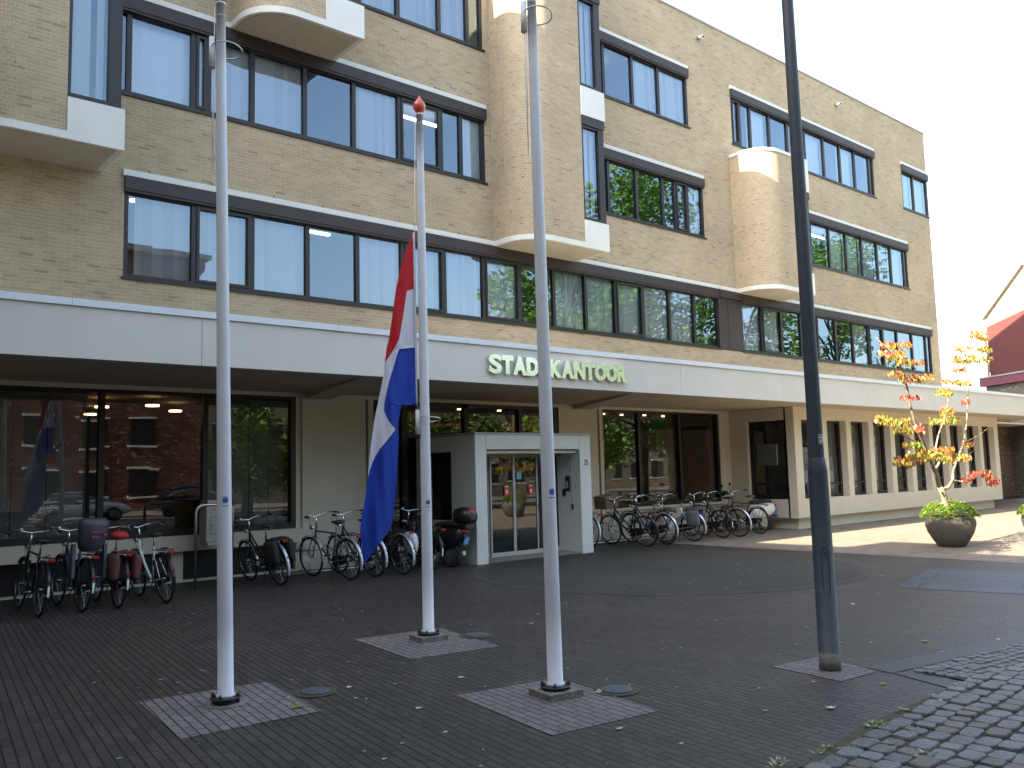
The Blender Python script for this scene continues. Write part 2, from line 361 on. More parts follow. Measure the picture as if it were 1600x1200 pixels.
M['cobble2'] = mat('cobble_warm', (.10,.085,.072), .6, noise=.4, nscale=4, bump=.6, bscale=30)
M['cobble3'] = mat('cobble_pale', (.125,.128,.132), .6, noise=.4, nscale=4, bump=.6, bscale=30)
row = 0; y = 2.98
while y > .6:
    x = 3.2 + rnd.uniform(0,.1)
    while x < 9.5:
        lx = rnd.uniform(.13,.23); yy = y + (x-6.9)*.085 + .012*sin(x*5+row)
        edge = 4.35 + max(0, (2.85-yy))*-.55
        top = 3.05 - max(0, 6.0-x)*.07
        if x > edge and yy < top and not (x > 7.25 and yy > 2.93):
            stone(b, x+lx/2, yy, lx-.018, .118, rnd.uniform(-.06,.06)+.07, rnd.uniform(.028,.042))
        x += lx
    y -= .137; row += 1
y = 3.46                          # small setts in the wedge by the strip
while y > 2.9:
    x = 7.2
    while x < 12:
        lx = rnd.uniform(.09,.13); yy = y - (x-7.2)*.11
        if yy > 2.93 - max(0, x-9.4)*.1 + (0 if x<9.4 else .1): stone(b, x+lx/2, yy, lx-.014, .072, rnd.uniform(-.08,.08)-.1, rnd.uniform(.02,.03))
        x += lx
    y -= .085
struct(b.build('cobblestones', [M['cobble'], M['cobble2'], M['cobble3']]))
# weeds between the cobbles
b = MB()
for _ in range(24):
    cx = rnd.uniform(4.4,7.4); cy = rnd.uniform(2.2,3.05)
    if rnd.random() < .5: cy = 3.0 - max(0, 6-cx)*.08
    for k in range(rnd.randint(8,22)):
        a = rnd.uniform(0,2*pi); r = rnd.uniform(0,.05); h = rnd.uniform(.005,.018); x, y = cx+r*cos(a), cy+r*sin(a); d = rnd.uniform(.008,.02)
        b.face([(x-d*sin(a), y+d*cos(a), .025), (x+d*sin(a), y-d*cos(a), .025), (x+d*2*cos(a), y+d*2*sin(a), .025+h)], rnd.choice((0,0,1)))
tag(b.build('weeds', [M['leaf_g'], M['leaf_dry']]), 'low weeds and moss growing between the cobblestones', 'weeds', kind='stuff')
# fallen leaves and litter
b = MB()
def leaf(b, x, y, s, mi, z=.006):
    a = rnd.uniform(0, 2*pi); n = rnd.choice((4,5,6)); pts = []
    for i in range(n*2):
        r = s*(1 if i % 2 == 0 else .55)*rnd.uniform(.7,1.15); g_ = a+pi*i/n; pts.append((x+r*cos(g_)*1.2, y+r*sin(g_)*.8, z+abs(r)*rnd.uniform(.05,.4)))
    c = (x, y, z+.004)
    for i in range(len(pts)): b.face([c, pts[i], pts[(i+1)%len(pts)]], mi)
for i in range(420):
    t = rnd.random()**.7; x = rnd.uniform(1.5, 19); y = rnd.uniform(3.6, 12.8)
    leaf(b, x, y, rnd.choice((.008,.010,.014,.02)), rnd.choice((0,0,0,1,2)))
for px, py, s, mi in ((465,1107,.055,3),(900,1082,.05,4),(935,1083,.05,1),(545,1075,.03,0),(617,1070,.02,0),(302,960,.03,0),(830,976,.04,1),(1093,971,.045,5),(1037,1006,.04,4),(968,1140,.035,0),(574,1016,.028,3),(756,941,.03,5),(1446,1003,.05,3),(1333,945,.04,0),(1380,1070,.04,3),(1298,1108,.04,0),(720,1060,.035,0),(1560,1000,.03,0),(1378,900,.03,0),(1195,1112,.03,1),(933,932,.03,3),(655,1108,.03,0),(1110,1045,.025,4)):
    r = [CX[i]*(px-800)+CD[i]*(py-600)+CF[i]*F for i in range(3)]; k = -1.7/r[2]; leaf(b, r[0]*k, r[1]*k, s, mi)
tag(b.build('fallen_leaves', [M['litter'], M['leaf_dry'], M['leaf_y'], M['leaf_lime'], M['leaf_o'], M['leaf_g']]), 'scattered fallen leaves and small litter on the dark paving', 'leaves', kind='stuff')

# ================================================================ OFFICE BUILDING
OB = empty('office_building', (0,0,0)); tag(OB, 'tan brick four storey municipal office with ribbon windows, rounded bays and white entrance canopy', 'building')
L1 = (5.135, 6.68, 6.91, 7.025); PITCH = 3.21
def lv(k): return tuple(z + PITCH*k for z in L1)
ribbons = []    # name, x0, x1, level, mullions, sash panes, blind kinds
m1 = [4.48+1.1*k for k in range(16)]
ribbons.append(dict(x0=4.42, x1=20.98, lv=0, mull=[5.62,6.71,7.84,8.95,10.04,11.13,12.23,13.32,14.41,15.51,16.6,17.68,18.77,19.86], sash=(1,5,7,11), blind='bbbn bbbbnbbbbb'.replace(' ',''), bd={}))
ribbons.append(dict(x0=22.1, x1=34.72, lv=0, mull=[23.18,24.27,25.38,26.4,27.55,28.7,29.8,30.88,31.95,33.15,34.3], sash=(1,7), blind='bbnbnnbnnbbn'))
ribbons.append(dict(x0=4.0, x1=12.33, lv=1, mull=[4.46,5.58,5.86,6.7,7.79,8.89,10.0,11.10,11.65], sash=(2,7), blind='nssbbnbnnb'))
ribbons.append(dict(x0=8.4, x1=12.33, lv=2, mull=[9.0,10.0,11.1,11.9], sash=(), blind='bbbbn'))
ribbons.append(dict(x0=15.0, x1=20.5, lv=1, mull=[16.5,17.6,18.7,19.24,19.79], sash=(4,), blind='nnnnnb'))
ribbons.append(dict(x0=15.0, x1=19.98, lv=2, mull=[16.46,17.6,18.7], sash=(), blind='nnbb'))
ribbons.append(dict(x0=22.1, x1=31.0, lv=2, mull=[22.58,23.14,24.2,25.25,26.3,27.5,28.6,29.62,30.7], sash=(0,), blind='nnsnnsnsnn'))
ribbons.append(dict(x0=33.2, x1=35.4, lv=2, mull=[34.2], sash=(), blind='ss'))
ribbons.append(dict(x0=24.1, x1=33.2, lv=1, mull=[25.3,26.32,27.5,28.64,29.75,30.87,31.9,32.95], sash=(), blind='nnnsssssn'))
holes = []
for r_ in ribbons:
    z0, zl, zw, zt = lv(r_['lv']); holes.append((r_['x0'], r_['x1'], z0, zt))
holes.append((20.98, 22.1, L1[0], L1[3]))
WX0, WX1, WZ0, WZ1 = -3.49, 35.42, 3.95, 15.08
xs = sorted({WX0, WX1} | {h[0] for h in holes} | {h[1] for h in holes}); zs = sorted({WZ0, WZ1} | {h[2] for h in holes} | {h[3] for h in holes})
b = MB()
for i in range(len(xs)-1):
    for j in range(len(zs)-1):
        cx, cz = (xs[i]+xs[i+1])/2, (zs[j]+zs[j+1])/2
        if any(h[0] < cx < h[1] and h[2] < cz < h[3] for h in holes): continue
        q = [(xs[i],FY,zs[j]),(xs[i+1],FY,zs[j]),(xs[i+1],FY,zs[j+1]),(xs[i],FY,zs[j+1])]
        b.face(q, 0, [(p[0], p[2]) for p in q])
for x0, x1, z0, z1 in holes:     # reveals
    for q in (((x0,FY,z0),(x0,FY,z1),(x0,FY+.3,z1),(x0,FY+.3,z0)), ((x1,FY,z1),(x1,FY,z0),(x1,FY+.3,z0),(x1,FY+.3,z1)), ((x0,FY,z1),(x1,FY,z1),(x1,FY+.3,z1),(x0,FY+.3,z1)), ((x1,FY,z0),(x0,FY,z0),(x0,FY+.3,z0),(x1,FY+.3,z0))):
        b.face(q, 0, [(p[0]+p[1], p[2]) for p in q])
# right end wall, back wall, roof
q = [(WX1,FY,0),(WX1,30,0),(WX1,30,WZ1),(WX1,FY,WZ1)]; b.face(q, 0, [(p[1], p[2]) for p in q])
q = [(WX1,30,0),(WX0,30,0),(WX0,30,WZ1),(WX1,30,WZ1)]; b.face(q, 0, [(p[0], p[2]) for p in q])
b.build('brick_wall', M['brick'], OB)
b = MB(); b.box(WX0, FY-.03, WZ1, WX1+.03, FY+.3, WZ1+.05); b.box(WX1-.3, FY+.3, WZ1, WX1+.03, 30, WZ1+.05); b.box(WX0, FY+.3, WZ1-.4, WX1-.3, 30, WZ1-.2)
b.build('parapet_cap', M['lead'], OB)
# interior floors and rear walls, seen dimly through the glass
b = MB()
for z in (4.15, 7.25, 10.45, 13.65): b.box(WX0+.05, FY+.32, z, WX1-.3, 29.5, z+.22)
b.box(WX0+.05, 20.0, 4.4, WX1-.3, 20.1, 13.6)
for x in (4.2, 9.95, 15.5, 20.98, 26.3, 31.9): b.box(x, FY+.9, 4.4, x+.1, 20, 13.6)
b.build('interior', M['inner'], OB)
b = MB()
for k in range(3):
    zc = 7.1 + PITCH*k
    for x in range(5, 34, 3):
        if (x*7+k*3) % 5 < 3: b.box(x, 16.8, zc-.1, x+1.2, 16.88, zc-.05)
split_build(b, 'ceiling_light', M['tubeglow'], OB)
rb = random.Random(11)
def ribbon(r_):
    x0, x1 = r_['x0'], r_['x1']; z0, zl, zw, zt = lv(r_['lv']); mull = r_['mull']
    f = MB()
    f.box(x0-.03, FY-.035, z0-.012, x1+.05, FY+.12, z0+.03)           # sill
    f.box(x0, FY+.012, z0+.03, x1, FY+.11, z0+.09); f.box(x0, FY+.012, zl-.07, x1, FY+.11, zl)
    f.box(x0, FY+.012, z0+.09, x0+.075, FY+.11, zl-.07); f.box(x1-.075, FY+.012, z0+.09, x1, FY+.11, zl-.07)
    for x in mull: f.box(x-.045, FY+.015, z0+.09, x+.045, FY+.11, zl-.07)
    ed = [x0+.03] + mull + [x1-.03]
    gl = MB(); bl = MB(); zb0, zb1 = z0+.09, zl-.07
    for i in range(len(ed)-1):
        a, c = ed[i]+.045, ed[i+1]-.045
        if i in r_['sash']:
            for q in ((a, zb0, c, zb0+.05), (a, zb1-.05, c, zb1), (a, zb0+.05, a+.05, zb1-.05), (c-.05, zb0+.05, c, zb1-.05)): f.box(q[0], FY-.004, q[1], q[2], FY+.05, q[3])
        t = [rb.uniform(-.0035,.0035) for _ in range(4)]
        gl.face([(a, FY+.06+t[0], zb0), (c, FY+.06+t[1], zb0), (c, FY+.06+t[2], zb1), (a, FY+.06+t[3], zb1)])
        k = r_['blind'][i] if i < len(r_['blind']) else 'n'
        if k == 'b':
            nsl = max(2, int((c-a+.06)/.089)); y = FY+.165; skip = rb.choice((0,0,0,1,2))
            for s_ in range(skip, nsl):
                xa = a-.03+(c-a+.06)*s_/nsl; xb = xa+.094; j = rb.uniform(-.006,.006)
                bl.face([(xa, y+.04+j, zb0-.04), (xb-.008, y-.03+j, zb0-.04), (xb-.008, y-.03+j, zb1+.05), (xa, y+.04+j, zb1+.05)], rb.choice((0,0,1)))
        elif k == 's':
            n_ = 9
            for s_ in range(n_):
                xa = a-.03+(c-a+.06)*s_/n_*rb.choice((.99,1)); xb = a-.03+(c-a+.06)*(s_+1)/n_
                bl.face([(xa, FY+.2+.02*(s_%2), zb0-.04), (xb, FY+.2+.02*((s_+1)%2), zb0-.04), (xb, FY+.2+.02*((s_+1)%2), zb1+.05), (xa, FY+.2+.02*(s_%2), zb1+.05)])
    fo = f.build('window', M['frame'], OB)
    gl.build('panes', M['glass'], fo)
    if bl.f: bl.build('blinds', [M['blind'], M['blind2']], fo)
    lb = MB(); lb.box(x0-.005, FY-.075, zl, x1+.02, FY+.2, zw-.002); lb.box(x0-.005, FY-.06, zl-.045, x1+.01, FY+.01, zl); lb.build('sunblind_box', M['lintel'], fo)
    wb = MB(); wb.box(x0-.03, FY-.045, zw, x1+.03, FY+.2, zt)
    x = x0+.4
    while x < x1:      # small drip pins above the band
        wb.box(x, FY-.012, zt, x+.012, FY+.01, zt+.06, 1); x += rb.choice((1.05,1.1,1.2))
    wb.build('lintel_band', [M['white'], M['black']], fo)
for r_ in ribbons: ribbon(r_)
b = MB(); b.box(20.95, FY-.005, L1[0], 22.13, FY+.1, L1[1]); b.box(20.95, FY-.02, L1[0], 21.0, FY-.005, L1[1]); b.box(21.42, FY-.012, L1[0], 21.45, FY-.005, L1[1])
b.build('spandrel_panel', M['lintel'], OB)
b = MB(); b.box(20.96, FY-.075, L1[1], 22.12, FY+.2, L1[2]-.002); b.build('sunblind_box', M['lintel'], OB)
b = MB(); b.box(20.99, FY-.045, L1[2], 22.09, FY+.2, L1[3]); b.build('lintel_band', M['white'], OB)
# rounded bays
def bay(xL, xR, zb, zt, xw, cap=False):
    yf = 14.0; r = .78
    def plan(o=0):
        p = [(xL-o, FY)] + [(xL-o, yf+r)]
        n = 14
        for i in range(1, n+1):
            a = pi/2*i/n; p.append((xL+r-(r+o)*cos(a), yf+r-(r+o)*sin(a)))
        return p
    P = plan() + [(xw, yf)]
    b = MB(); d = 0; base = zb+.12; u = [0]
    for i in range(1, len(P)): u.append(u[-1] + math.dist(P[i-1], P[i]))
    i0 = len(b.v)
    for (x, y) in P: b.v += [(x, y, base), (x, y, zt)]
    for i in range(len(P)-1):
        curved = i < len(P)-2
        b.idf((i0+2*i, i0+2*i+2, i0+2*i+3, i0+2*i+1), 1 if curved else 0, curved, [(u[i], base), (u[i+1], base), (u[i+1], zt), (u[i], zt)])
    q = [(xw,yf,base),(xw,yf+.25,base),(xw,yf+.25,zt),(xw,yf,zt)]; b.face(q, 0, [(p[1], p[2]) for p in q])
    q = [(xR,yf+.02,base),(xR,FY,base),(xR,FY,zt),(xR,yf+.02,zt)]; b.face(q, 0, [(p[1], p[2]) for p in q])
    bo = b.build('bay', [M['brick'], M['brick_header']], OB)
    s = MB(); PP = plan(.025) + [(xR+.05, yf-.025), (xR+.05, FY)]
    s.prism(PP, zb, base); so_ = s.build('base_slab', M['white'], bo)
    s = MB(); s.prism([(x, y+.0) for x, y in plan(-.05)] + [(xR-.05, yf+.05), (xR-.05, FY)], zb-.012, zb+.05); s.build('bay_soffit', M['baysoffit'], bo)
    s = MB(); s.box(xw+.003, yf-.025, base, xR+.05, yf+.12, zb+.665)
    z = zb+.69
    first = True
    fr = MB(); gl = MB(); lt = MB()
    lev = 1 if zb < 8 else 2
    bl = MB()
    while z < zt-1 and not (cap and lev > 1):
        zl, zw = lv(lev)[1], lv(lev)[2]
        z1 = zl
        fr.box(xw+.003, yf-.005, z-.025, xR-.01, yf+.1, z+.05); fr.box(xw+.003, yf, z1-.06, xR-.1, yf+.1, z1)
        fr.box(xw+.003, yf, z+.05, xw+.045, yf+.1, z1-.06); fr.box(xR-.20, yf-.005, z+.05, xR-.01, yf+.2, z1)
        fr.box(xR-.1, yf+.2, z-.025, xR+.004, FY-.02, z1)
        gl.face([(xw+.045, yf+.05, z+.05), (xR-.20, yf+.05, z+.05), (xR-.20, yf+.051, z1-.06), (xw+.045, yf+.05, z1-.06)])
        for k in range(5):
            xa = xw+.05+k*.1; 
            if k != 3: bl.face([(xa, yf+.22, z), (xa+.095, yf+.17, z), (xa+.095, yf+.17, z1), (xa, yf+.22, z1)])
        lt.box(xw+.003, yf-.03, zl+.001, xR+.01, yf+.15, zw-.01)
        zp0 = zw; zp1 = lv(lev)[3]+.60
        if lev == 2 or cap: zp1 = zt - .02
        s.box(xw+.003, yf-.025, zp0, xR+.05, yf+.12, zp1)
        s.box(xR-.05, yf+.12, zp0, xR+.05, FY, zp1)
        z = zp1+.03; lev += 1
    if cap and False: pass
    split_build(s, 'panel', M['white'], bo)
    f_ = fr.build('bay_window', M['frame'], bo)
    split_build(gl, 'bay_pane', M['glass'], bo); bl.build('bay_blind', M['blind'], bo); split_build(lt, 'bay_sunblind_box', M['lintel'], bo)
    rm = MB(); rm.prism([(x, y) for x, y in plan(-.03)] + [(xR-.03, yf+.03), (xR-.03, FY)], zt-.12, zt-.1)
    if cap: rm.prism(plan(.03) + [(xR+.06, yf-.03), (xR+.06, FY)], zt-.02, zt+.07)
    else: rm.prism(plan(.03) + [(xR+.06, yf-.03), (xR+.06, FY-.035), (xL-.03, FY-.035)], zt, zt+.07)
    rm.build('cap', M['white'], bo)
bay(1.75, 4.0, 6.9, 15.02, 3.22)
bay(6.25, 8.36, 10.11, 15.02, 7.6)
bay(12.52, 15.06, 6.9, 15.02, 14.31)
bay(21.9, 24.2, 6.9, 11.10, 23.4, cap=True)
for x in (20.61, 28.47):      # overflow pipes in the parapet
    b = MB(); b.tube([(x, FY+.05, 14.50), (x-.02, FY-.22, 14.46)], .06, 12); b.tube([(x-.0215, FY-.222, 14.46), (x-.022, FY-.226, 14.46)], .045, 12, 1); b.build('overflow_pipe', [M['steel'], M['black']], OB)
b = MB(); b.tube([(12.87,FY-.03,4.84),(12.945,FY-.03,4.93),(13.02,FY-.03,4.84)], .006, 5); b.build('wall_hook', M['steel'], OB)
# --- canopy
CY = 12.1; ZS = 3.32
b = MB()
jo = [WX0, .6, 4.6, 8.45, 11.0, 15.2, 19.2, 23.4, 27.6, 31.8, 36, 39.0]
for a, c in zip(jo[:-1], jo[1:]): b.box(a+.004, CY, ZS, c-.004, CY+.14, 4.0)
b.box(WX0, CY+.02, ZS+.02, 39.0, CY+.12, 3.99)
co = b.build('canopy', M['fascia'], OB)
b = MB()
for a, c in zip([x-1.7 for x in jo[1:]], [x-1.7 for x in jo[2:]]+[39.0]): b.box(max(a, WX0)+.003, CY-.03, 4.0, c-.003, CY+.2, 4.095)
b.build('roof_flashing', M['flash'], co)
b = MB(); b.box(WX0, CY+.14, ZS+.01, 39.0, FY, ZS+.08); b.box(35.42, FY, ZS+.01, 46.5, 16.6, ZS+.08)
b.box(WX0, CY+.14, 3.9, 39.0, FY, 3.95)
for xa, xb in ((8.3,7.6),(15.5,14.1)):         # tapered soffit beams
    b.face([(xa-.55,FY-.02,ZS+.01),(xa+.0,FY-.02,ZS+.01),(xa+.0,FY-.02,ZS-.10),(xa-.55,FY-.02,ZS-.10)])
    for (x0_, x1_, y0_, y1_, za, zb_) in ((xa-.55, xa, FY-.02, CY+.16, ZS-.10, ZS-.0),):
        P = [(x0_,y0_,za),(x1_,y0_,za),(xb+.0,y1_,zb_),(xb-.3,y1_,zb_)]; T = [(x0_,y0_,ZS+.02),(x1_,y0_,ZS+.02),(xb,y1_,ZS+.02),(xb-.3,y1_,ZS+.02)]
        b.face(P[::-1]); 
        for i in range(4): j = (i+1)%4; b.face([P[i],P[j],T[j],T[i]])
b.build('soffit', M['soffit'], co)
# lettering
def text_mesh(s, size, ext, off=0, name='t', sx=1.0):
    cu = bpy.data.curves.new(name, 'FONT'); cu.body = s; cu.size = size; cu.extrude = ext; cu.offset = off; cu.resolution_u = 6; cu.space_character = 1.0
    o = bpy.data.objects.new(name, cu); COL.objects.link(o); bpy.context.view_layer.update()
    me = bpy.data.meshes.new_from_object(o.evaluated_get(bpy.context.evaluated_depsgraph_get())); bpy.data.objects.remove(o)
    xs_ = [v.co.x for v in me.vertices]; ys_ = [v.co.y for v in me.vertices]; x0, x1, y0, y1 = min(xs_), max(xs_), min(ys_), max(ys_)
    return me, x0, x1, y0, y1
x = 9.74; widths = dict(S=.30,T=.28,A=.33,D=.31,K=.31,N=.32,O=.33,R=.30)
tot = sum(widths[c] for c in 'STADSKANTOOR'); gap = (13.38-9.74-tot)/11
for ch in 'STADSKANTOOR':
    me, x0, x1, y0, y1 = text_mesh(ch, .45, .02, .018 if ch == 'S' else .030, 'letter')
    wd = widths[ch]; hh = .345; zb_ = 3.495
    for v in me.vertices:
        u = (v.co.x-x0)/(x1-x0); t_ = (v.co.y-y0)/(y1-y0); zz = v.co.z
        v.co = (x+u*wd, CY-.055-zz, zb_+t_*hh)
    me.flip_normals(); me.update()
    me.materials.clear(); me.materials.append(M['letter'])
    o = bpy.data.objects.new('letter', me); COL.objects.link(o); o.parent = co
    x += wd+gap
# --- ground floor of the main block
b = MB()
GW0 = WX0
b.box(GW0, FY-.02, 3.25, 21.2, FY+.3, ZS+.005)                    # header strip
b.box(7.72, FY, 0, 9.10, FY+.3, 3.25); b.box(14.42, FY, 0, 15.74, FY+.3, 3.25)      # piers
b.box(20.72, FY, 0, 21.2, FY+.3, 3.25)
b.box(9.14, FY-.03, 0, 9.26, FY+.3, 3.25); b.box(15.78, FY-.03, 0, 15.9, FY+.3, 3.25)
b.box(15.9, FY+.02, 0, 20.72, FY+.3, .76)
b.box(5.3, FY+.02, 0, 5.5, FY+.3, .53); b.box(7.60, FY+.05, 0, 7.72, FY+.3, 3.25)
b.box(GW0, FY-.12, .53, 7.66, FY+.3, .79); b.box(GW0, FY+.02, 0, 2.4, FY+.3, .53)
b.box(15.9, FY-.06, .70, 20.75, FY+.3, .765)
b.box(GW0, FY+.0, 0, 7.6, FY+.32, .03)
b.build('ground_floor_wall', M['cream'], OB)
b = MB(); b.box(9.10, FY+.02, 0, 9.14, FY+.3, 3.25); b.box(15.74, FY+.02, 0, 15.78, FY+.3, 3.25); split_build(b, 'wall_joint', M['groove'], OB)
b = MB(); b.box(2.4, FY+.15, .03, 5.3, FY+.17, .53); b.box(5.5, FY+.15, .03, 7.6, FY+.17, .53); split_build(b, 'basement_window', M['black'], OB)
def bigwin(x0, x1, z0, z1, mull, y=FY, name='window', cols=None, lowbar=.11, gm='glassg', fw=.1):
    f = MB(); f.box(x0, y+.03, z0, x1, y+.16, z0+lowbar); f.box(x0, y+.03, z1-.06, x1, y+.16, z1)
    f.box(x0, y+.03, z0+lowbar, x0+fw, y+.16, z1-.06); f.box(x1-fw, y+.03, z0+lowbar, x1, y+.16, z1-.06)
    for xm in mull: f.box(xm-.045, y+.04, z0+lowbar, xm+.045, y+.16, z1-.06)
    fo = f.build(name, M['frame'], OB)
    gl = MB(); e = [x0+fw]+[q for xm in mull for q in (xm-.045, xm+.045)]+[x1-fw]
    for i in range(0, len(e), 2):
        t = [rb.uniform(-.003,.003) for _ in range(4)]
        gl.face([(e[i], y+.1+t[0], z0+lowbar), (e[i+1], y+.1+t[1], z0+lowbar), (e[i+1], y+.1+t[2], z1-.06), (e[i], y+.1+t[3], z1-.06)])
    gl.build('panes', M[gm], fo)
    return fo
w1 = bigwin(GW0, 7.60, .79, 3.25, [-1.0,.72,2.44,4.16,5.88])
b = MB()
for a, c in ((1.2,1.75),(1.77,2.36),(2.38,2.92),(2.94,3.42),(3.44,4.02),(5.98,6.38),(6.40,6.82),(6.84,7.2),(7.22,7.52)): b.face([(a,FY+.4,.85),(c,FY+.38,.85),(c,FY+.38,3.2),(a,FY+.4,3.2)])
split_build(b, 'curtain_panel', M['curtain'], w1)
w2 = bigwin(15.9, 20.72, .77, 3.25, [17.34,19.0], fw=.09)
# entrance glazing above and beside the porch
f = MB(); f.box(9.26, FY+.03, 3.17, 14.42, FY+.15, 3.25); f.box(9.26, FY+.03, 0, 9.33, FY+.15, 3.17); f.box(14.3, FY+.03, 0, 14.42, FY+.15, 3.17)
for xm in (10.05,): f.box(xm-.07, FY+.03, 0, xm+.07, FY+.15, 3.17)
for xm in (11.65, 13.23): f.box(xm-.05, FY+.03, 2.55, xm+.05, FY+.15, 3.17)
f.box(10.12, FY+.02, 2.50, 14.3, FY+.15, 2.60); f.box(9.33, FY+.03, 0, 9.98, FY+.15, .2)
fo = f.build('entrance_glazing', M['frame'], OB)
b = MB(); 
for a, c, z in ((9.33,9.98,.2),(10.12,11.6,2.6),(11.7,13.18,2.6),(13.28,14.3,2.6)): b.face([(a,FY+.1,z),(c,FY+.1,z),(c,FY+.1,3.17),(a,FY+.1,3.17)])
b.build('panes', M['glassg'], fo)
b = MB(); b.lathe([(.0,-.05),(.04,-.05),(.055,0),(.04,.04)], (11.66, FY-.04, 3.19), 10); b.build('alarm_light', M['red'], OB)
# ground floor interior
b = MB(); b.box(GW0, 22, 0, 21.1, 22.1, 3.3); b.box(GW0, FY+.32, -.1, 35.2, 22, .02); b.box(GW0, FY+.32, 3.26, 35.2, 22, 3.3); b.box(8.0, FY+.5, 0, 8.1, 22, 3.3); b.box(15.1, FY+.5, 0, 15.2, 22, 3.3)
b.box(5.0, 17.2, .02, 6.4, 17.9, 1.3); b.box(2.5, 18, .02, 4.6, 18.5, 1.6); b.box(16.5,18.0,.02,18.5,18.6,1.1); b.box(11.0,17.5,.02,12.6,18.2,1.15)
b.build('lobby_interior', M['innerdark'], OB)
b = MB()
for x, y in ((4.6,16.9),(5.3,16.3),(4.9,18.8),(6.1,17.4)): b.lathe([(.0,0),(.12,0),(.12,.03),(0,.03)], (x, y, 3.08), 14)
for x in (16.2,16.9,17.7,18.5,19.4): b.lathe([(.0,0),(.045,0),(.045,.03),(0,.03)], (x, 16.0+.1*(x%2), 3.2), 8)
for x in (12.2,13.4): b.lathe([(.0,0),(.05,0),(.05,.03),(0,.03)], (x, 16.2, 3.2), 8)
split_build(b, 'lobby_lamp', M['lampglow'], OB)
# --- wing with narrow windows
WY = 13.1
b = MB(); xa = 21.2; xb = 34.92
b.box(xa, WY, .31, xb, WY+.3, .81); b.box(xa, WY, 2.98, xb, WY+.3, ZS+.005)
op = [(21.56+1.327*k, 21.56+1.327*k+1.05) for k in range(10)]
e = [xa] + [q for o in op for q in o] + [xb]
for i in range(0, len(e), 2): b.box(e[i], WY, .81, e[i+1], WY+.3, 2.98)
b.box(xa, WY+.3, .31, xa+.25, 13.35, 3.32); b.box(xa, 14.62, .31, xa+.25, FY, 3.32); b.box(xa, 13.35, .31, xa+.25, 14.62, .81); b.box(xa, 13.35, 2.98, xa+.25, 14.62, 3.32)
b.box(xb-.25, WY+.3, .31, xb, FY+1, 3.32)
wg = b.build('wing_wall', M['cream'], OB)
b = MB(); b.box(21.42, WY+.16, 0, 34.5, WY+.45, .31); b.box(21.42, WY+.45, 0, 21.6, FY, .31); b.box(34.3, WY+.45, 0, 34.5, FY+1, .31); b.build('plinth', M['cream'], wg)
for a, c in op:
    f = MB(); y = WY+.2
    f.box(a, y, .81, c, y+.08, .90); f.box(a, y, 2.92, c, y+.08, 2.98); f.box(a, y, .90, a+.06, y+.08, 2.92); f.box(c-.10, y, .90, c, y+.08, 2.92); f.box(a+.06, y, 1.16, c-.10, y+.08, 1.23)
    fo = f.build('window', M['frame'], OB)
    q = MB(); q.face([(a+.06,y+.04,.9),(c-.1,y+.042,.9),(c-.1,y+.04,1.16),(a+.06,y+.041,1.16)]); q.face([(a+.06,y+.04,1.23),(c-.1,y+.041,1.23),(c-.1,y+.043,2.92),(a+.06,y+.04,2.92)]); q.build('panes', M['glassg'], fo)
    if rb.random() < .4:
        q = MB(); xx = a+rb.choice((.35,.5)); 
        while xx < c: q.face([(xx,y+.25,.85),(xx+.1,y+.2,.85),(xx+.1,y+.2,2.97),(xx,y+.25,2.97)]); xx += .1
        q.build('blinds', M['curtain'], fo)
f = MB(); X = xa+.12
f.box(X, 13.35, .81, X+.08, 14.62, .95); f.box(X, 13.35, 2.92, X+.08, 14.62, 2.98); f.box(X, 13.35, .95, X+.08, 13.43, 2.92); f.box(X, 14.52, .95, X+.08, 14.62, 2.92); f.box(X, 13.43, 1.2, X+.08, 14.52, 1.27)
fo = f.build('window', M['frame'], OB); q = MB(); q.face([(X+.04,14.52,.95),(X+.04,13.43,.95),(X+.042,13.43,2.92),(X+.04,14.52,2.92)]); q.build('panes', M['glassg'], fo)
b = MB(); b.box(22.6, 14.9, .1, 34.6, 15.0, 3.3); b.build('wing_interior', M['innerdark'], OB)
b = MB(); b.box(22.0, 14.2, 1.75, 22.06, 14.85, 2.35); b.build('interior_panel', M['blind'], OB)
# passage wall right of the wing
b = MB(); b.box(34.95, 16.6, 0, 46.5, 16.8, ZS+.3); b.build('passage_wall', M['dark_brick'], OB)
b = MB(); b.box(35.3, 16.5, 0, 36.3, 16.58, 2.6); b.tube([(36.0,16.3,0),(36.0,16.3,3.3)], .03, 8); b.build('passage_door', M['frame'], OB)
# --- entrance porch
PX0, PX1, PY = 10.3, 13.42, 13.2
b = MB()
b.box(PX0, PY, 0, PX0+.27, PY+.22, 2.18); b.box(PX1-.32, PY, 0, PX1, FY, 2.18)
b.box(PX0, PY, 2.18, PX1, PY+.22, 2.46); b.box(PX0, PY+.22, 2.16, PX1, FY, 2.46)
b.box(PX0, PY+.22, 0, PX0+.22, 13.98, 2.16); b.box(PX0, 13.98, 0, PX0+.22, FY, .80); b.box(PX0, 14.95, .80, PX0+.22, FY, 2.16)
b.box(PX0+.27, PY+.1, 2.10, PX1-.32, 13.82, 2.16)
pc = b.build('porch', M['white'], OB)
b = MB(); b.box(PX0-.015, PY-.015, 2.46, PX1+.015, FY, 2.505); b.box(PX0+.262, PY-.003, 2.2, PX0+.27, PY, 2.45); b.box(PX1-.32, PY-.003, 2.2, PX1-.312, PY, 2.45); b.build('coping', M['lead'], pc)
b = MB(); b.tube([(PX0+.11, 13.98, .83), (PX0+.11, 14.95, .83), (PX0+.11, 14.95, 2.13), (PX0+.11, 13.98, 2.13)], .03, 4, closed=True); b.build('side_window_frame', M['frame'], pc)
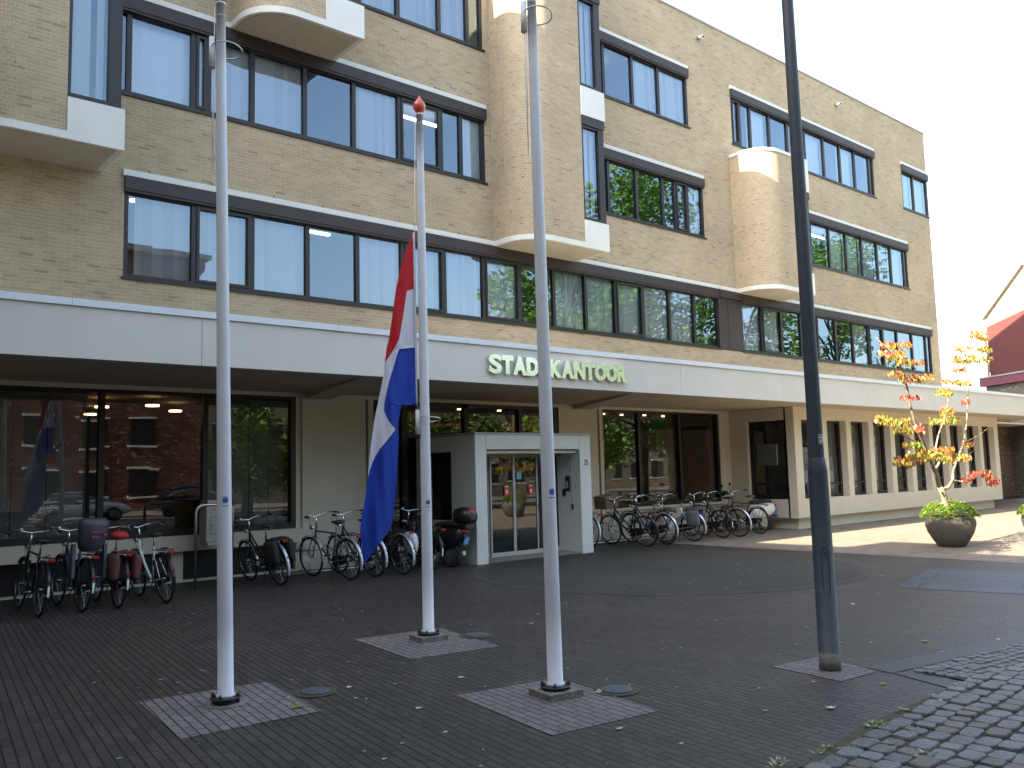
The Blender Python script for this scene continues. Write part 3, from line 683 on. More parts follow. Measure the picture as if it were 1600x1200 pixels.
b = MB(); b.face([(PX0+.11,14.95,.86),(PX0+.11,13.98,.86),(PX0+.11,13.98,2.1),(PX0+.11,14.95,2.1)]); b.build('side_pane', M['glassg'], pc)
b = MB(); b.box(PX0+.27, PY+.05, .004, PX1-.32, 14.0, .035); b.build('doorstep', M['concrete'], pc)
DY = 13.8
b = MB(); b.box(PX0+.24, DY-.03, 2.04, PX1-.32, DY+.12, 2.10); b.build('door_header', M['creamwall'], pc)
for a, c, sl_ in ((10.54,11.14,0),(11.14,11.77,1),(11.77,12.42,1),(12.42,13.09,0)):
    f = MB(); y = DY + (0 if sl_ else .05)
    f.box(a+.002, y, .036, c-.002, y+.04, .12); f.box(a+.002, y, .12, a+.03, y+.04, 2.04); f.box(c-.03, y, .12, c-.002, y+.04, 2.04)
    d = f.build('sliding_door', M['boxgrey'], pc); q = MB(); q.face([(a+.03,y+.02,.12),(c-.03,y+.021,.12),(c-.03,y+.02,2.04),(a+.03,y+.022,2.04)]); q.build('door_pane', M['glassg'], d)
b = MB()
for x, z in ((11.56,1.33),(12.22,1.33)): b.box(x-.06, DY-.004, z-.08, x+.06, DY+.0, z+.08); b.box(x-.022, DY-.008, z-.03, x+.022, DY-.004, z+.035, 1); b.box(x-.05, DY-.006, z+.095, x+.05, DY+.0, z+.125, 2)
b.box(11.84, DY-.004, 1.58, 11.97, DY, 1.72, 3)
b.build('door_sign', [M['redsign'], M['paper'], M['yellow'], M['teal']], pc)
X = PX1-.32
b = MB(); b.box(X-.04, 13.52, 1.30, X, 13.62, 1.62); b.box(X-.045, 13.54, 1.36, X-.04, 13.60, 1.5, 1); b.box(X-.03, 13.66, 1.2, X, 13.74, 1.34); b.box(X-.02, 13.44, 1.0, X, 13.455, 2.1, 1); b.box(X-.03, 13.43, .92, X, 13.47, 1.02, 2); b.box(X-.01, 13.34, 1.38, X, 13.36, 1.41, 2)
b.build('intercom', [M['plastic'], M['boxgrey'], M['black']], pc)
me, x0, x1, y0, y1 = text_mesh('35', .14, .002, .002, 'house_number')
for v in me.vertices: v.co = (13.21+(v.co.x-x0)/(x1-x0)*.13, PY-.008-v.co.z, 1.83+(v.co.y-y0)/(y1-y0)*.13)
me.flip_normals(); me.materials.clear(); me.materials.append(M['plastic']); o = bpy.data.objects.new('house_number', me); COL.objects.link(o); o.parent = pc
b = MB(); b.box(13.185, PY-.004, 1.81, 13.365, PY, 1.98); b.build('number_plate', M['paper'], pc)

# unseen occluder block added left of the office, sized to throw the plaza's shade
b = MB(); b.box(-16, -14, 0, -3.5, 24, 13.7); b.box(-16.1, -14.1, 13.7, -3.45, 24.1, 13.85); b.box(-12, 8.2, 13.85, -3.5, 10.6, 15.0)
tw = b.build('shade_block', M['brick']); tag(tw, 'tall tan brick block out of the picture, added to shade the plaza', 'building')
q = MB()
for k in range(3):
    q.box(-15, -14.05, 4.5+3.2*k, -7, -14.005, 6.2+3.2*k)
split_build(q, 'window', M['glass'], tw)

# ================================================================ NEIGHBOUR HOUSE AT RIGHT
NB = empty('brick_house', (0,0,0)); tag(NB, 'maroon clad gabled house over grey brick beyond the right end of the canopy', 'building')
c0 = Vector((46.6, 17.85)); dr = Vector((-.53, -.85)).normalized(); nr = Vector((.85, -.53)).normalized()     # along wall toward camera side, back direction
def nb(u, v, z): p = c0 + dr*u + nr*v; return (p.x, p.y, z)
def nbox(b, u0, v0, z0, u1, v1, z1, mi=0):
    P = [nb(u0,v0,z0),nb(u1,v0,z0),nb(u1,v1,z0),nb(u0,v1,z0),nb(u0,v0,z1),nb(u1,v0,z1),nb(u1,v1,z1),nb(u0,v1,z1)]
    for q, uv in (((0,3,2,1),0),((4,5,6,7),0),((0,1,5,4),1),((1,2,6,5),2),((2,3,7,6),1),((3,0,4,7),2)):
        U = {0:(u0,v0),1:(u1,v0),2:(u1,v1),3:(u0,v1)}
        b.face([P[i] for i in q], mi, [((U[i%4][0] if uv == 1 else U[i%4][1]), P[i][2]) for i in q])
b = MB(); nbox(b, 0, 0, 0, 3.2, 8, 5.42); b.build('wall', M['grey_brick'], NB)
b = MB(); nbox(b, -.18, -.2, 5.44, 3.2, 8.2, 5.85); nbox(b, -.22, -.24, 5.85, 3.2, 8.2, 5.91, 1); b.build('ledge', [M['maroon'], M['lead']], NB)
b = MB(); us = .25; b.face([nb(us,.1,5.91), nb(3.2,.1,5.91), nb(3.2,.1,10.96), nb(us,.1,8.9)][::1])
b.face([nb(us,8,5.91), nb(us,.1,5.91), nb(us,.1,8.9), nb(us,8,8.9)])
b.face([nb(us,.1,8.9), nb(3.2,.1,10.96), nb(3.2,8,10.96), nb(us,8,8.9)]); b.face([nb(3.2,.1,5.91), nb(3.2,8,5.91), nb(3.2,8,10.96), nb(3.2,.1,10.96)])
b.build('upper_wall', M['redwall'], NB)
b = MB()
def raker(b, o, z0, z1, d0, d1, mi):
    sl_ = (10.96-8.9)/(3.2-us)
    P = [nb(us-.1,o,8.9+z0-.1*sl_), nb(3.2,o,10.96+z0), nb(3.2,o,10.96+z1), nb(us-.1,o,8.9+z1-.1*sl_)]; Q = [nb(us-.1,o+.2,8.9+z0-.1*sl_), nb(3.2,o+.2,10.96+z0), nb(3.2,o+.2,10.96+z1), nb(us-.1,o+.2,8.9+z1-.1*sl_)]
    b.face(P, mi); b.face(Q[::-1], mi)
    for i in range(4): b.face([P[i], Q[i], Q[(i+1)%4], P[(i+1)%4]], mi)
raker(b, -.08, -.02, .1, 0, 0, 0)
b.build('roof_edge', M['lead'], NB)
b = MB(); b.face([nb(us,.09,8.42), nb(3.19,.09,8.85), nb(3.19,.09,10.9), nb(us,.09,8.85)]); b.tube([nb(us-.04,.05,5.95), nb(us-.04,.05,8.8)], .05, 8, 1); b.build('gable', [mat('gable_render', (.24,.175,.115), .85, noise=.1, nscale=2), M['lead']], NB)
b = MB(); b.box(50, 17.2, 0, 54, 19.35, 9.3); b.box(49.95,17.15,9.3,54.05,19.4,9.42); o = b.build('far_building', M['creamwall']); tag(o, 'narrow sunlit cream block seen just left of the maroon gabled house', 'building')
q = MB(); q.box(49.96,18.6,6.5,49.99,19.0,7.6); q.build('window', M['frame'], o)

# ================================================================ ACROSS THE STREET (seen in the glass)
def simple_house(name, label, x0, x1, y0, y1, h, wm, wins=True, roof=None):
    b = MB(); b.box(x0, y0, 0, x1, y1, h); o = b.build(name, wm); tag(o, label, 'building')
    q = MB(); k = 0
    z = 1.0
    while z < h-1.8:
        x = x0+1
        while x < x1-2:
            q.box(x, y1+.003, z, x+1.5, y1+.06, z+1.6); x += 2.8
        z += 3.0
    split_build(q, 'window', M['frame'], o)
    q = MB(); z = 1.0
    while z < h-1.8:
        x = x0+1
        while x < x1-2:
            q.box(x-.1, y1+.003, z-.15, x+1.6, y1+.12, z-.02); q.box(x-.1, y1+.003, z+1.62, x+1.6, y1+.1, z+1.75); x += 2.8
        z += 3.0
    split_build(q, 'sill', M['white'], o)
    q = MB(); q.box(x0-.3, y0-.3, h, x1+.3, y1+.4, h+.35); q.build('roof_edge', roof or M['white'], o)
    return o
simple_house('brick_hall', 'red brown brick hall across the street, seen only in the window reflections at left', -40, 21.5, -45, -26, 16.4, M['red_brick'], roof=M['dark_brick'])
simple_house('town_house', 'cream painted terrace across the street, seen only in the entrance reflections', 22.5, 37, -42, -29, 8.5, M['creamwall'])
simple_house('town_house', 'tan brick terrace across the street, seen only in the right hand reflections', 38, 80, -42, -29, 8.0, M['brick'])
def leafy_tree(name, label, x, y, h, r, n, seed, group='street trees across the road'):
    rr = random.Random(seed); root = empty(name, (x, y, 0)); tag(root, label, 'tree', group)
    t = MB(); t.tube([(0,0,0),(.05,.1,h*.25),(-.1,.05,h*.5),(0,0,h*.8)], [.28,.22,.15,.04], 8)
    cl = []
    for i in range(34):
        a = rr.uniform(0,2*pi); zz = rr.uniform(.18,1.0); rad = r*math.sqrt(max(.05, 1-((zz-.56)/.46)**2))*rr.uniform(.35,.95)
        c = Vector((rad*cos(a), rad*sin(a), h*zz)); cl.append((c, r*rr.uniform(.22,.42)))
        if i % 2 == 0: t.tube([(0,0,h*max(.22,zz-.3)), tuple(c*.6+Vector((0,0,h*zz*.3))), tuple(c)], [.09,.06,.02], 5)
    t.build('trunk', M['trunk'], root)
    b = MB()
    for i in range(n):
        c, cr = rr.choice(cl); d = Vector((rr.gauss(0,1), rr.gauss(0,1), rr.gauss(0,.8))); d.normalize(); p = c + d*cr*rr.uniform(.55,1.05)
        s = rr.uniform(.10,.2); u = Vector((rr.uniform(-1,1), rr.uniform(-1,1), rr.uniform(-.6,.6))).normalized(); v = u.orthogonal().normalized()
        b.face([p-u*s, p+v*s*.6, p+u*s, p-v*s*.6], rr.choice((0,0,1,2)))
    b.build('crown', [M['leaf_g'], M['leaf_dk'], M['leaf_lime']], root)
    return root
leafy_tree('street_tree', 'broad green tree reflected in the middle first floor windows', 30, -.5, 14.8, 4.4, 15000, 1)
leafy_tree('street_tree', 'tall green tree reflected in the middle third storey windows', 38, -2.5, 18.5, 5.2, 15000, 2)
leafy_tree('street_tree', 'tall green tree reflected in the right hand ribbon windows', 46, -1.5, 16.5, 4.8, 13000, 3)
leafy_tree('street_tree', 'green tree reflected in the far right ribbon windows', 57, -1.0, 17, 5.0, 12000, 5)
leafy_tree('street_tree', 'low green tree reflected in the left letters of the sign', 25, -9, 9, 3.4, 6000, 14)
leafy_tree('street_tree', 'low green tree reflected in the right letters of the sign', 33.5, -8.5, 9.5, 3.8, 7000, 15)
leafy_tree('street_tree', 'large green tree added behind the viewer to shade the left of the plaza', -2.5, -7, 14.5, 5.6, 9000, 9)  # unseen tree added to block skylight on the left facade and paving
leafy_tree('street_tree', 'large green tree added beside the first to darken the left, faintly reflected in the left window', 3.5, -10, 13.5, 4.6, 9000, 12)  # also added to darken the left; its crown shows in the glass
leafy_tree('street_tree', 'small green tree reflected in the ground floor window at left', 17.8, -10, 5.8, 2.1, 4500, 4)
leafy_tree('street_tree', 'small green tree reflected above the bicycle handlebars at left', 22.5, -11, 5.8, 2.3, 4500, 6)

# ================================================================ FLAGPOLES
def flagpole(name, label, x, y, top, lean, block, rope_z, ring_dir, fl=None):
    root = empty(name, (x, y, 0)); tag(root, label, 'flagpole', 'white flagpoles in front of the office')
    if block:
        b = MB(); Mz = Matrix.Rotation(R(-8), 4, 'Z'); b.rbox(Mz, -.15, -.15, 0, .15, .15, .055); o = b.build('concrete_base', M['concrete'], root)
        z0 = .10
    else:
        b = MB(); b.lathe([(.0,0),(.17,0),(.17,.012),(0,.012)], n=20); b.build('concrete_base', M['concrete'], root); z0 = .075
    b = MB(); b.lathe([(0,z0-.03),(.115,z0-.03),(.115,z0-.018),(0,z0-.018)], n=20)
    if not block: b.lathe([(0,.012),(.09,.012),(.095,z0-.04),(0,z0-.04)], n=16)
    for k in range(4):
        a = pi/4+k*pi/2; px, py = .10*cos(a), .10*sin(a); b.tube([(px,py,.01 if not block else .05),(px,py,z0+.015)], .009, 6); b.lathe([(0,0),(.016,0),(.016,.012),(0,.012)], (px,py,z0-.012), 6)
    b.build('base_flange', M['plastic'], root)
    b = MB(); n = 10; b.lathe([(.0,z0-.018),(.072,z0-.018),(.072,z0),(0.060,z0+.004)] + [(.060-.023*(i/n)**1.2, z0+(top-z0)*i/n) for i in range(1,n+1)] + [(.040,top),(.040,top+.02),(.0,top+.02)], n=20)
    b.tube([(.0,0,top-.10),(.0,0,top-.095)], .0388, 20)
    pole = b.build('pole', M['polew'], root)
    b = MB(); b.lathe([(.028,0),(.036,.010),(.060,.045),(.070,.085),(.060,.125),(.030,.16),(.012,.19),(0.003,.21)], (0,0,top+.02), 20); b.build('finial', M['orangeball'], root)
    dx, dy = ring_dir
    b = MB(); b.tube([(dx*.055, dy*.055, top-.02), (dx*.085, dy*.085, top*.75), (dx*.085, dy*.085, rope_z)], .004, 5); b.build('halyard', M['paper'], root)
    b = MB(); b.tube([(dx*.085, dy*.085, rope_z+.0), (dx*.085, dy*.085, rope_z-.26)], [.022,.026], 10); b.build('counterweight', M['paper'], root)
    b = MB(); rp = []
    for k in range(20): a = 2*pi*k/20; rp.append((.03-dx*.02+.12*cos(a), -.02+.12*sin(a), rope_z-.10+.02*cos(a+2.5)))
    b.tube(rp, .006, 6, closed=True); b.build('rope_ring', M['steel'], root)
    b = MB()   # oval sticker wrapped on the pole, facing the street
    zc = 1.55 if not fl else 1.42
    rad = .0572
    for k in range(8):
        a0 = -2.25+.11*k; a1 = a0+.11
        for (h0, h1, mi, zz) in ((.0,.0,0,0),):
            f0 = math.sqrt(max(0, 1-((k-4)/4)**2)); f1 = math.sqrt(max(0, 1-((k+1-4)/4)**2))
            b.face([(rad*cos(a0),rad*sin(a0),zc-.022*f0),(rad*cos(a1),rad*sin(a1),zc-.022*f1),(rad*cos(a1),rad*sin(a1),zc+.022*f1),(rad*cos(a0),rad*sin(a0),zc+.022*f0)], 0)
        b.face([(rad*cos(a0),rad*sin(a0),zc-.045),(rad*cos(a1),rad*sin(a1),zc-.045),(rad*cos(a1),rad*sin(a1),zc-.04),(rad*cos(a0),rad*sin(a0),zc-.04)], 1)
    for k in range(8):
        a0 = -2.25+.11*k; a1 = a0+.11; f0 = math.sin(pi*k/8); f1 = math.sin(pi*(k+1)/8)
        b.face([(rad*cos(a0),rad*sin(a0),zc+.018*f0+.008),(rad*cos(a1),rad*sin(a1),zc+.018*f1+.008),(rad*cos(a1),rad*sin(a1),zc+.018*f1+.014),(rad*cos(a0),rad*sin(a0),zc+.018*f0+.014)], 2)
    if name != 'flagpole_plain': b.build('sticker', [M['logo'], M['plastic'], M['orange']], root)
    root.rotation_euler = (0, lean, 0)
    return root
flagpole('flagpole', 'bare white flagpole at left, passing in front of the grey mailbox', 2.765, 6.71, 5.60, -.016, False, 5.32, (-.75,.35))
flagpole('flagpole', 'white flagpole with red onion finial carrying the half-mast flag', 5.335, 7.69, 5.66, -.003, True, 2.40, (-.85,.3), fl=1)
flagpole('flagpole', 'bare white flagpole in front of the entrance doors', 4.68, 5.06, 5.66, -.008, True, 5.56, (-.8,.3))
# flag
rows = [(36,229,239,239,239),(60,222,238,238,238),(100,205,237,237,237),(160,189,236.5,236.5,236.5),(226,175,238,238,238),(232,174,213,241,241),(300,165,203,244,244),(350,158,195,245,245),(400,150,186,246,246),(428,143,172,246,246),(434,142,168,186,246),
 (460,139,152,177,246),(482,136,137,171,247),(520,132,132,159,247),(560,125,125,148,247),(600,117,117,139,247),(628,111,111,134,247)]
rows2 = [(628,111,111,134,247),(629,111,111,134,196),(650,106,106,134,190),(680,100,100,147,185),(700,97.5,97.5,162,182),(712,96,96,173,181),(722,94.5,94.5,167,184),(740,92,92,153,185),(760,89.5,89.5,137,184),(780,87,87,120,183),(805,84,84,104,182),(830,81,81,92,180),(880,77,77,77,178),(940,70,70,70,175),(1000,60,60,60,168),(1040,53,53,53,161),(1070,50,50,50,148),(1100,54,54,54,125),(1130,58,58,58,102),(1155,62,62,62,84),(1176,67,67,67,70)]
def flag_mesh():
    b = MB(); NC = (14, 12, 18)
    def interp(rs, y):
        for a, c in zip(rs[:-1], rs[1:]):
            if a[0] <= y <= c[0]:
                t = (y-a[0])/max(1e-6, c[0]-a[0]); return [a[i]+(c[i]-a[i])*t for i in range(1,5)]
        return list(rs[-1][1:])
    def pt(xc, yc):
        px = 540+xc/2.225; py = 350+yc/2.222
        v = (xc - (235-yc*.155)); 
        d = .034*sin(xc*.075+yc*.008) + .010*sin(xc*.15-yc*.012+1.3) + .008*sin(yc*.02+xc*.03)
        d *= min(1, yc/350)
        s_ = max(0, (238-xc)/190); d *= min(1, .12+s_*1.6)
        return at(px, py, 7.66+d)
    for rs in (rows, rows2):
        ys = []
        for a, c in zip(rs[:-1], rs[1:]):
            k = max(1, int((c[0]-a[0])/9)); ys += [a[0]+(c[0]-a[0])*i/k for i in range(k)]
        ys.append(rs[-1][0])
        prev = None
        for y in ys:
            L_, rw, wb_, Rr = interp(rs, y); line = []
            for (a, c, n_) in ((L_, rw, NC[0]), (rw, wb_, NC[1]), (wb_, Rr, NC[2])):
                line.append([b.vert(pt(a+(c-a)*i/n_, y)) for i in range(n_+1)] if c-a > .3 else None)
            if prev:
                for k in range(3):
                    if prev[k] and line[k]:
                        for i in range(NC[k]): b.idf((prev[k][i], line[k][i], line[k][i+1], prev[k][i+1]), k, True)
                    elif prev[k] or line[k]:      # stripe starts or ends here
                        full = prev[k] or line[k]; tgt_y = y if prev[k] else yp
                        rr_ = interp(rs, tgt_y); xx = (rr_[0], rr_[1], rr_[2])[k]; v_ = b.vert(pt(xx, tgt_y))
                        for i in range(NC[k]):
                            b.idf((full[i], v_, full[i+1]) if prev[k] else (v_, full[i], full[i+1]), k, True)
            prev = line; yp = y
    # hoist sleeve
    sl_ = []
    for i in range(20):
        y = 30+600*i/19; sl_.append(at(540+(235+ (12*y/630))/2.225, 350+y/2.222, 7.655))
    b.tube(sl_, .009, 6, 1)
    return b
fl = flag_mesh().build('flag', [M['f_red'], M['f_white'], M['f_blue']])
tag(fl, 'limp red, white and blue striped flag hanging at half mast', 'flag')
bm = bmesh.new(); bm.from_mesh(fl.data); bmesh.ops.remove_doubles(bm, verts=bm.verts, dist=.0004); bm.to_mesh(fl.data); bm.free()
# ================================================================ LAMP POST
root = empty('lamp_post', (6.86, 4.03, 0)); tag(root, 'dark blue grey lamp post with a thicker lower section at right', 'lamp post')
b = MB(); b.lathe([(0,-.02),(.088,-.02),(.088,.15),(.086,.151),(.0815,1.655),(.0812,1.66),(.0805,1.665),(.0655,1.765),(.063,1.77),(.0628,1.775),(.061,2.5),(.050,6),(.045,7.6),(0,7.6)], n=28); b.build('post', M['lampp'], root)
b = MB(); b.lathe([(.0885,.0),(.089,.0),(.089,.148),(.0885,.148)], n=28); b.build('base_sleeve', M['concrete'], root)
b = MB()
# service door on the side facing the camera
ang = math.atan2(-4.02, -6.845); 
def on_post(a, z, r): return ((r*cos(a), r*sin(a), z))
pts = []
for k in range(24):
    t = 2*pi*k/24; u = .09*math.copysign(abs(cos(t))**.5, cos(t)); z = .83+.185*math.copysign(abs(sin(t))**.35, sin(t)); pts.append(on_post(ang+.18+u/.15*.62, z, .0845))
b.tube(pts, .0025, 5, closed=True); b.tube([on_post(ang+.2,.97,.083), on_post(ang+.2,.97,.088)], .008, 8)
b.build('service_door', M['plastic'], root)
me, x0, x1, y0, y1 = text_mesh('23', .07, .001, .001, 'number')
for v in me.vertices:
    u = (v.co.x-x0)/(x1-x0); a = ang+.55+u*.5; z = 1.90+(v.co.y-y0)/(y1-y0)*.05; r = .0635+v.co.z; v.co = (r*cos(a), r*sin(a), z)
me.materials.clear(); me.materials.append(M['paper']); o = bpy.data.objects.new('number', me); COL.objects.link(o); o.parent = root
b = MB(); pp = [on_post(ang+.45+.7*q[0], 1.888+.075*q[1], .0635) for q in ((0,0),(.25,0),(.5,0),(.75,0),(1,0),(1,1),(.75,1),(.5,1),(.25,1),(0,1))]; b.tube(pp, .0022, 4, closed=True); b.build('number_border', M['paper'], root)
b = MB(); b.tube([(0,0,7.6),(0,0,7.75)], .04, 10); b.loft([(-.35,0,7.8,.05,.04),(-.3,0,7.82,.17,.08),(.35,0,7.82,.17,.08),(.4,0,7.8,.05,.04)], 12, pw=4); b.build('lamp_head', M['boxgrey'], root)
root.rotation_euler = (0, -.007, 0)
# reflected lamp post across
# ================================================================ MANHOLES
for x, y, r, lb in ((3.42,6.52,.12,'round manhole cover half sunk beside the left flagpole'), (5.80,7.48,.125,'round manhole cover beside the flagpole that carries the flag'), (5.11,4.83,.125,'round manhole cover right of the bare flagpole by the entrance')):
    root = empty('manhole_cover', (x, y, .004)); tag(root, lb, 'manhole cover', 'manhole covers by the flagpoles')
    b = MB(); b.lathe([(0,0),(r*1.45,.0),(r*1.4,.006),(r*1.05,.007),(0,.007)], n=28); b.build('concrete_ring', M['soil'], root)
    b = MB(); b.lathe([(0,.006),(r,.006),(r*.97,.016),(r*.9,.018),(r*.5,.019),(0,.019)], n=28); b.build('lid', M['iron'], root)

# ================================================================ PLANTERS
def planter(label, x, y, s=1.0, bush='bushy lime green ground cover spilling over the rim of the middle planter', seed=1, n=4200):
    root = empty('planter', (x, y, 0)); tag(root, label, 'planter', 'round stone planters on the plaza')
    b = MB(); b.lathe([(0,0),(.32,0),(.36,.02),(.47,.16),(.60,.36),(.655,.52),(.66,.62),(.63,.70),(.60,.735),(.55,.735),(.55,.66),(0,.62)], n=36)
    b.v = [(v[0]*s, v[1]*s, v[2]*s*1.15) for v in b.v]; b.build('bowl', M['bowl'], root)
    q = MB(); q.lathe([(0,.66),(.54,.66),(.5,.69),(0,.72)], n=24); q.v = [(v[0]*s, v[1]*s, v[2]*s) for v in q.v]; q.build('soil', M['soil'], root)
    rr = random.Random(seed); b = MB()
    for i in range(n):
        a = rr.uniform(0,2*pi); rad = .77*math.sqrt(rr.random()); lump = .06*sin(a*3+seed)+.04*sin(a*7)
        zz = .80 + (.42+lump)*math.sqrt(max(0, 1-(rad/.79)**2))*rr.uniform(.75,1.12) - (.08*rr.random() if rad > .66 else 0)
        p = Vector((rad*cos(a), rad*sin(a), zz)); l = rr.uniform(.025,.05)
        u = Vector((cos(a)+rr.uniform(-.9,.9), sin(a)+rr.uniform(-.9,.9), rr.uniform(-.5,.7))).normalized(); v = u.cross(Vector((rr.uniform(-.4,.4), rr.uniform(-.4,.4), 1))).normalized()
        b.face([(p-u*l)*s, (p-v*l*.5)*s, (p+u*l)*s, (p+v*l*.5)*s], rr.choice((0,0,1,1,2)))
    o = b.build('shrub', [M['leaf_lime'], M['leaf_g'], M['leaf_y']]); o.location = (x, y, 0); tag(o, bush, 'shrub')
    return root
planter('dark round stone planter with the small autumn tree', 18.42, 7.95, .72)
planter('dark round stone planter just entering the picture at the right edge', 20.0, 6.68, .72, 'lime green planting of the planter cut by the right edge', seed=5)
planter('dark round stone planter reflected in the sliding doors', 22.7, 1.0, .72, 'green planting of the planter reflected in the sliding doors', seed=8)
# autumn tree in the middle planter, limbs follow the photo with depth spread
root = empty('autumn_tree', (18.42, 7.95, .6)); tag(root, 'slender multi-stemmed young tree with orange and yellow leaves in the planter', 'tree')
TY = 7.95
def lp(px, py, dy=0): return at(px, py, TY+dy) - Vector((18.42,7.95,.6))
b = MB()
def limb(pts, r0, r1):
    P = [lp(*p) for p in pts]; n_ = len(P); b.tube(P, [r0+(r1-r0)*i/(n_-1) for i in range(n_)], 7)
limb([(1482,805),(1477,785),(1474,772),(1468,760)], .075, .055)
limb([(1468,760),(1463,742,-.05),(1460,735,-.1),(1455,722,-.12),(1449,712,-.2),(1445,697,-.25),(1435,675,-.3),(1428,655,-.35),(1421,628,-.35),(1417,605,-.4),(1408,575,-.4),(1400,560,-.45),(1385,545,-.5),(1370,528,-.5)], .05, .008)
limb([(1475,765),(1483,760,.1),(1489,750,.15),(1490,735,.2),(1494,722,.3),(1498,712,.3),(1505,695,.35),(1510,665,.4),(1512,620,.45),(1517,580,.5),(1520,555,.5)], .04, .008)
limb([(1460,733),(1466,727,.1),(1470,715,.15),(1462,700,.2),(1466,680,.25),(1475,655,.3),(1481,630,.3),(1482,610,.3)], .03, .006)
limb([(1440,700,-.2),(1430,690,-.5),(1415,683,-.8),(1405,675,-.9)], .02, .006)
limb([(1489,750,.15),(1500,752,-.2),(1515,748,-.3),(1540,742,-.3)], .015, .004)
limb([(1498,722,.3),(1508,715,.6),(1520,705,.7)], .012, .004)
limb([(1510,690,.3),(1530,680,.2),(1549,664,.1)], .010, .003)
b.build('trunk', M['bark'], root)
rr = random.Random(21); lf = MB()
tiers = [(1400,537,24,6,-.45,'o'),(1393,549,20,5,-.3,'o'),(1402,557,14,5,-.5,'y'),(1422,564,22,5,-.4,'o'),(1400,580,12,4,-.4,'o'),(1420,590,16,9,-.4,'o'),(1445,587,14,6,-.3,'o'),(1422,619,16,4,-.4,'r'),
 (1378,650,10,5,-.8,'y'),(1395,656,26,8,-.8,'y'),(1412,670,16,7,-.7,'y'),(1433,668,10,6,-.4,'r'),(1425,692,16,6,-.9,'y'),
 (1475,612,13,9,.3,'y'),(1480,640,12,7,.3,'o'),(1475,655,24,7,.3,'y'),(1480,648,10,10,.4,'g'),
 (1528,520,14,9,.5,'o'),(1535,528,10,5,.5,'g'),(1518,543,26,7,.5,'o'),(1508,557,18,9,.45,'g'),(1530,560,20,6,.5,'g'),(1500,563,14,5,.4,'o'),(1542,545,8,5,.5,'y'),(1500,576,9,6,.4,'o'),(1493,594,22,5,.35,'o'),(1508,598,12,6,.4,'y'),(1508,626,7,5,.4,'r'),
 (1512,692,9,6,.4,'o'),(1420,716,22,9,-.5,'o'),(1440,710,22,10,-.3,'y'),(1465,703,24,7,-.1,'o'),(1460,712,20,8,-.4,'y'),(1490,715,24,6,.1,'y'),(1505,712,12,6,.2,'o'),(1480,700,12,6,.1,'o'),
 (1532,740,18,8,-.3,'r'),(1552,750,12,9,-.3,'r'),(1510,748,7,4,-.3,'r'),(1412,722,16,5,-.6,'y')]
pal = dict(o=(2,2,1,1,3), y=(1,1,0,1,2), r=(3,3,2), g=(0,0,1,2,0))
for px, py, hw, hh, dy, k in tiers:
    for _ in range(int(26+hw*hh*.62)):
        ex, ey = rr.uniform(-1,1)+rr.gauss(0,.08), rr.gauss(0,.36)
        if abs(ex) > 1.05: continue
        p = lp(px+ex*hw, py+ey*hh, dy+rr.gauss(0,.16)); l = rr.uniform(.035,.07)
        u = Vector((rr.uniform(-.5,.5), rr.uniform(-.5,.5), -1)).normalized(); s2 = Vector((rr.uniform(-1,1), rr.uniform(-1,1), .1)); v = (s2 - u*s2.dot(u)).normalized()
        mi = rr.choice(pal[k]); q = p+u*l
        lf.face([p, p+u*l*.4+v*l*.42, q+v*l*.15+u*l*.25, q-v*l*.15+u*l*.25, p+u*l*.4-v*l*.42], mi)
lf.build('foliage', [M['leaf_g'], M['leaf_y'], M['leaf_o'], M['leaf_r']], root)

# ================================================================ BICYCLES
def cmat(n_, c, r=.3, mt_=0): 
    if n_ not in M: M[n_] = mat(n_, c, r, metal=mt_)
    return M[n_]
def wheel_mb(x, r=.345):
    t = MB(); pts = [(x+r*.955*cos(a), 0, r+r*.955*sin(a)) for a in [2*pi*i/32 for i in range(32)]]
    t.tube(pts, .0185, 8, closed=True)
    m_ = MB(); pts = [(x+r*.895*cos(a), 0, r+r*.895*sin(a)) for a in [2*pi*i/32 for i in range(32)]]
    m_.tube(pts, .007, 6, closed=True); m_.tube([(x,-.045,r),(x,.045,r)], .022, 10)
    for i in range(28):
        a = 2*pi*i/28; sd = .03 if i % 2 else -.03; o_ = .25 if (i//2) % 2 else -.25
        m_.tube([(x+.02*cos(a+o_), sd, r+.02*sin(a+o_)), (x+r*.89*cos(a), 0, r+r*.89*sin(a))], .0014, 3, caps=False)
    return t, m_
def arc(cx, cz, r, a0, a1, n=14, y=0): return [(cx+r*cos(R(a0+(a1-a0)*i/n)), y, cz+r*sin(R(a0+(a1-a0)*i/n))) for i in range(n+1)]
def strip_arc(b, cx, cz, r, a0, a1, wdt, mi=0, n=16):
    for i in range(n):
        t0 = R(a0+(a1-a0)*i/n); t1 = R(a0+(a1-a0)*(i+1)/n)
        for (ya, yb, ra, rb_) in ((-wdt, -wdt*.55, r-.012, r), (-wdt*.55, wdt*.55, r, r), (wdt*.55, wdt, r, r-.012)):
            b.face([(cx+ra*cos(t0),ya,cz+ra*sin(t0)),(cx+rb_*cos(t0),yb,cz+rb_*sin(t0)),(cx+rb_*cos(t1),yb,cz+rb_*sin(t1)),(cx+ra*cos(t1),ya,cz+ra*sin(t1))], mi, None, True)
W = 1.07; WR = .345
cache = {}
def share(key, fn):
    if key not in cache: cache[key] = fn()
    return cache[key]
def part(key, name, fn, mats, parent):
    if key in cache:
        o = cache[key].copy(); COL.objects.link(o); o.parent = parent; o.name = name; return o
    o = fn().build(name, mats, parent); cache[key] = o; return o
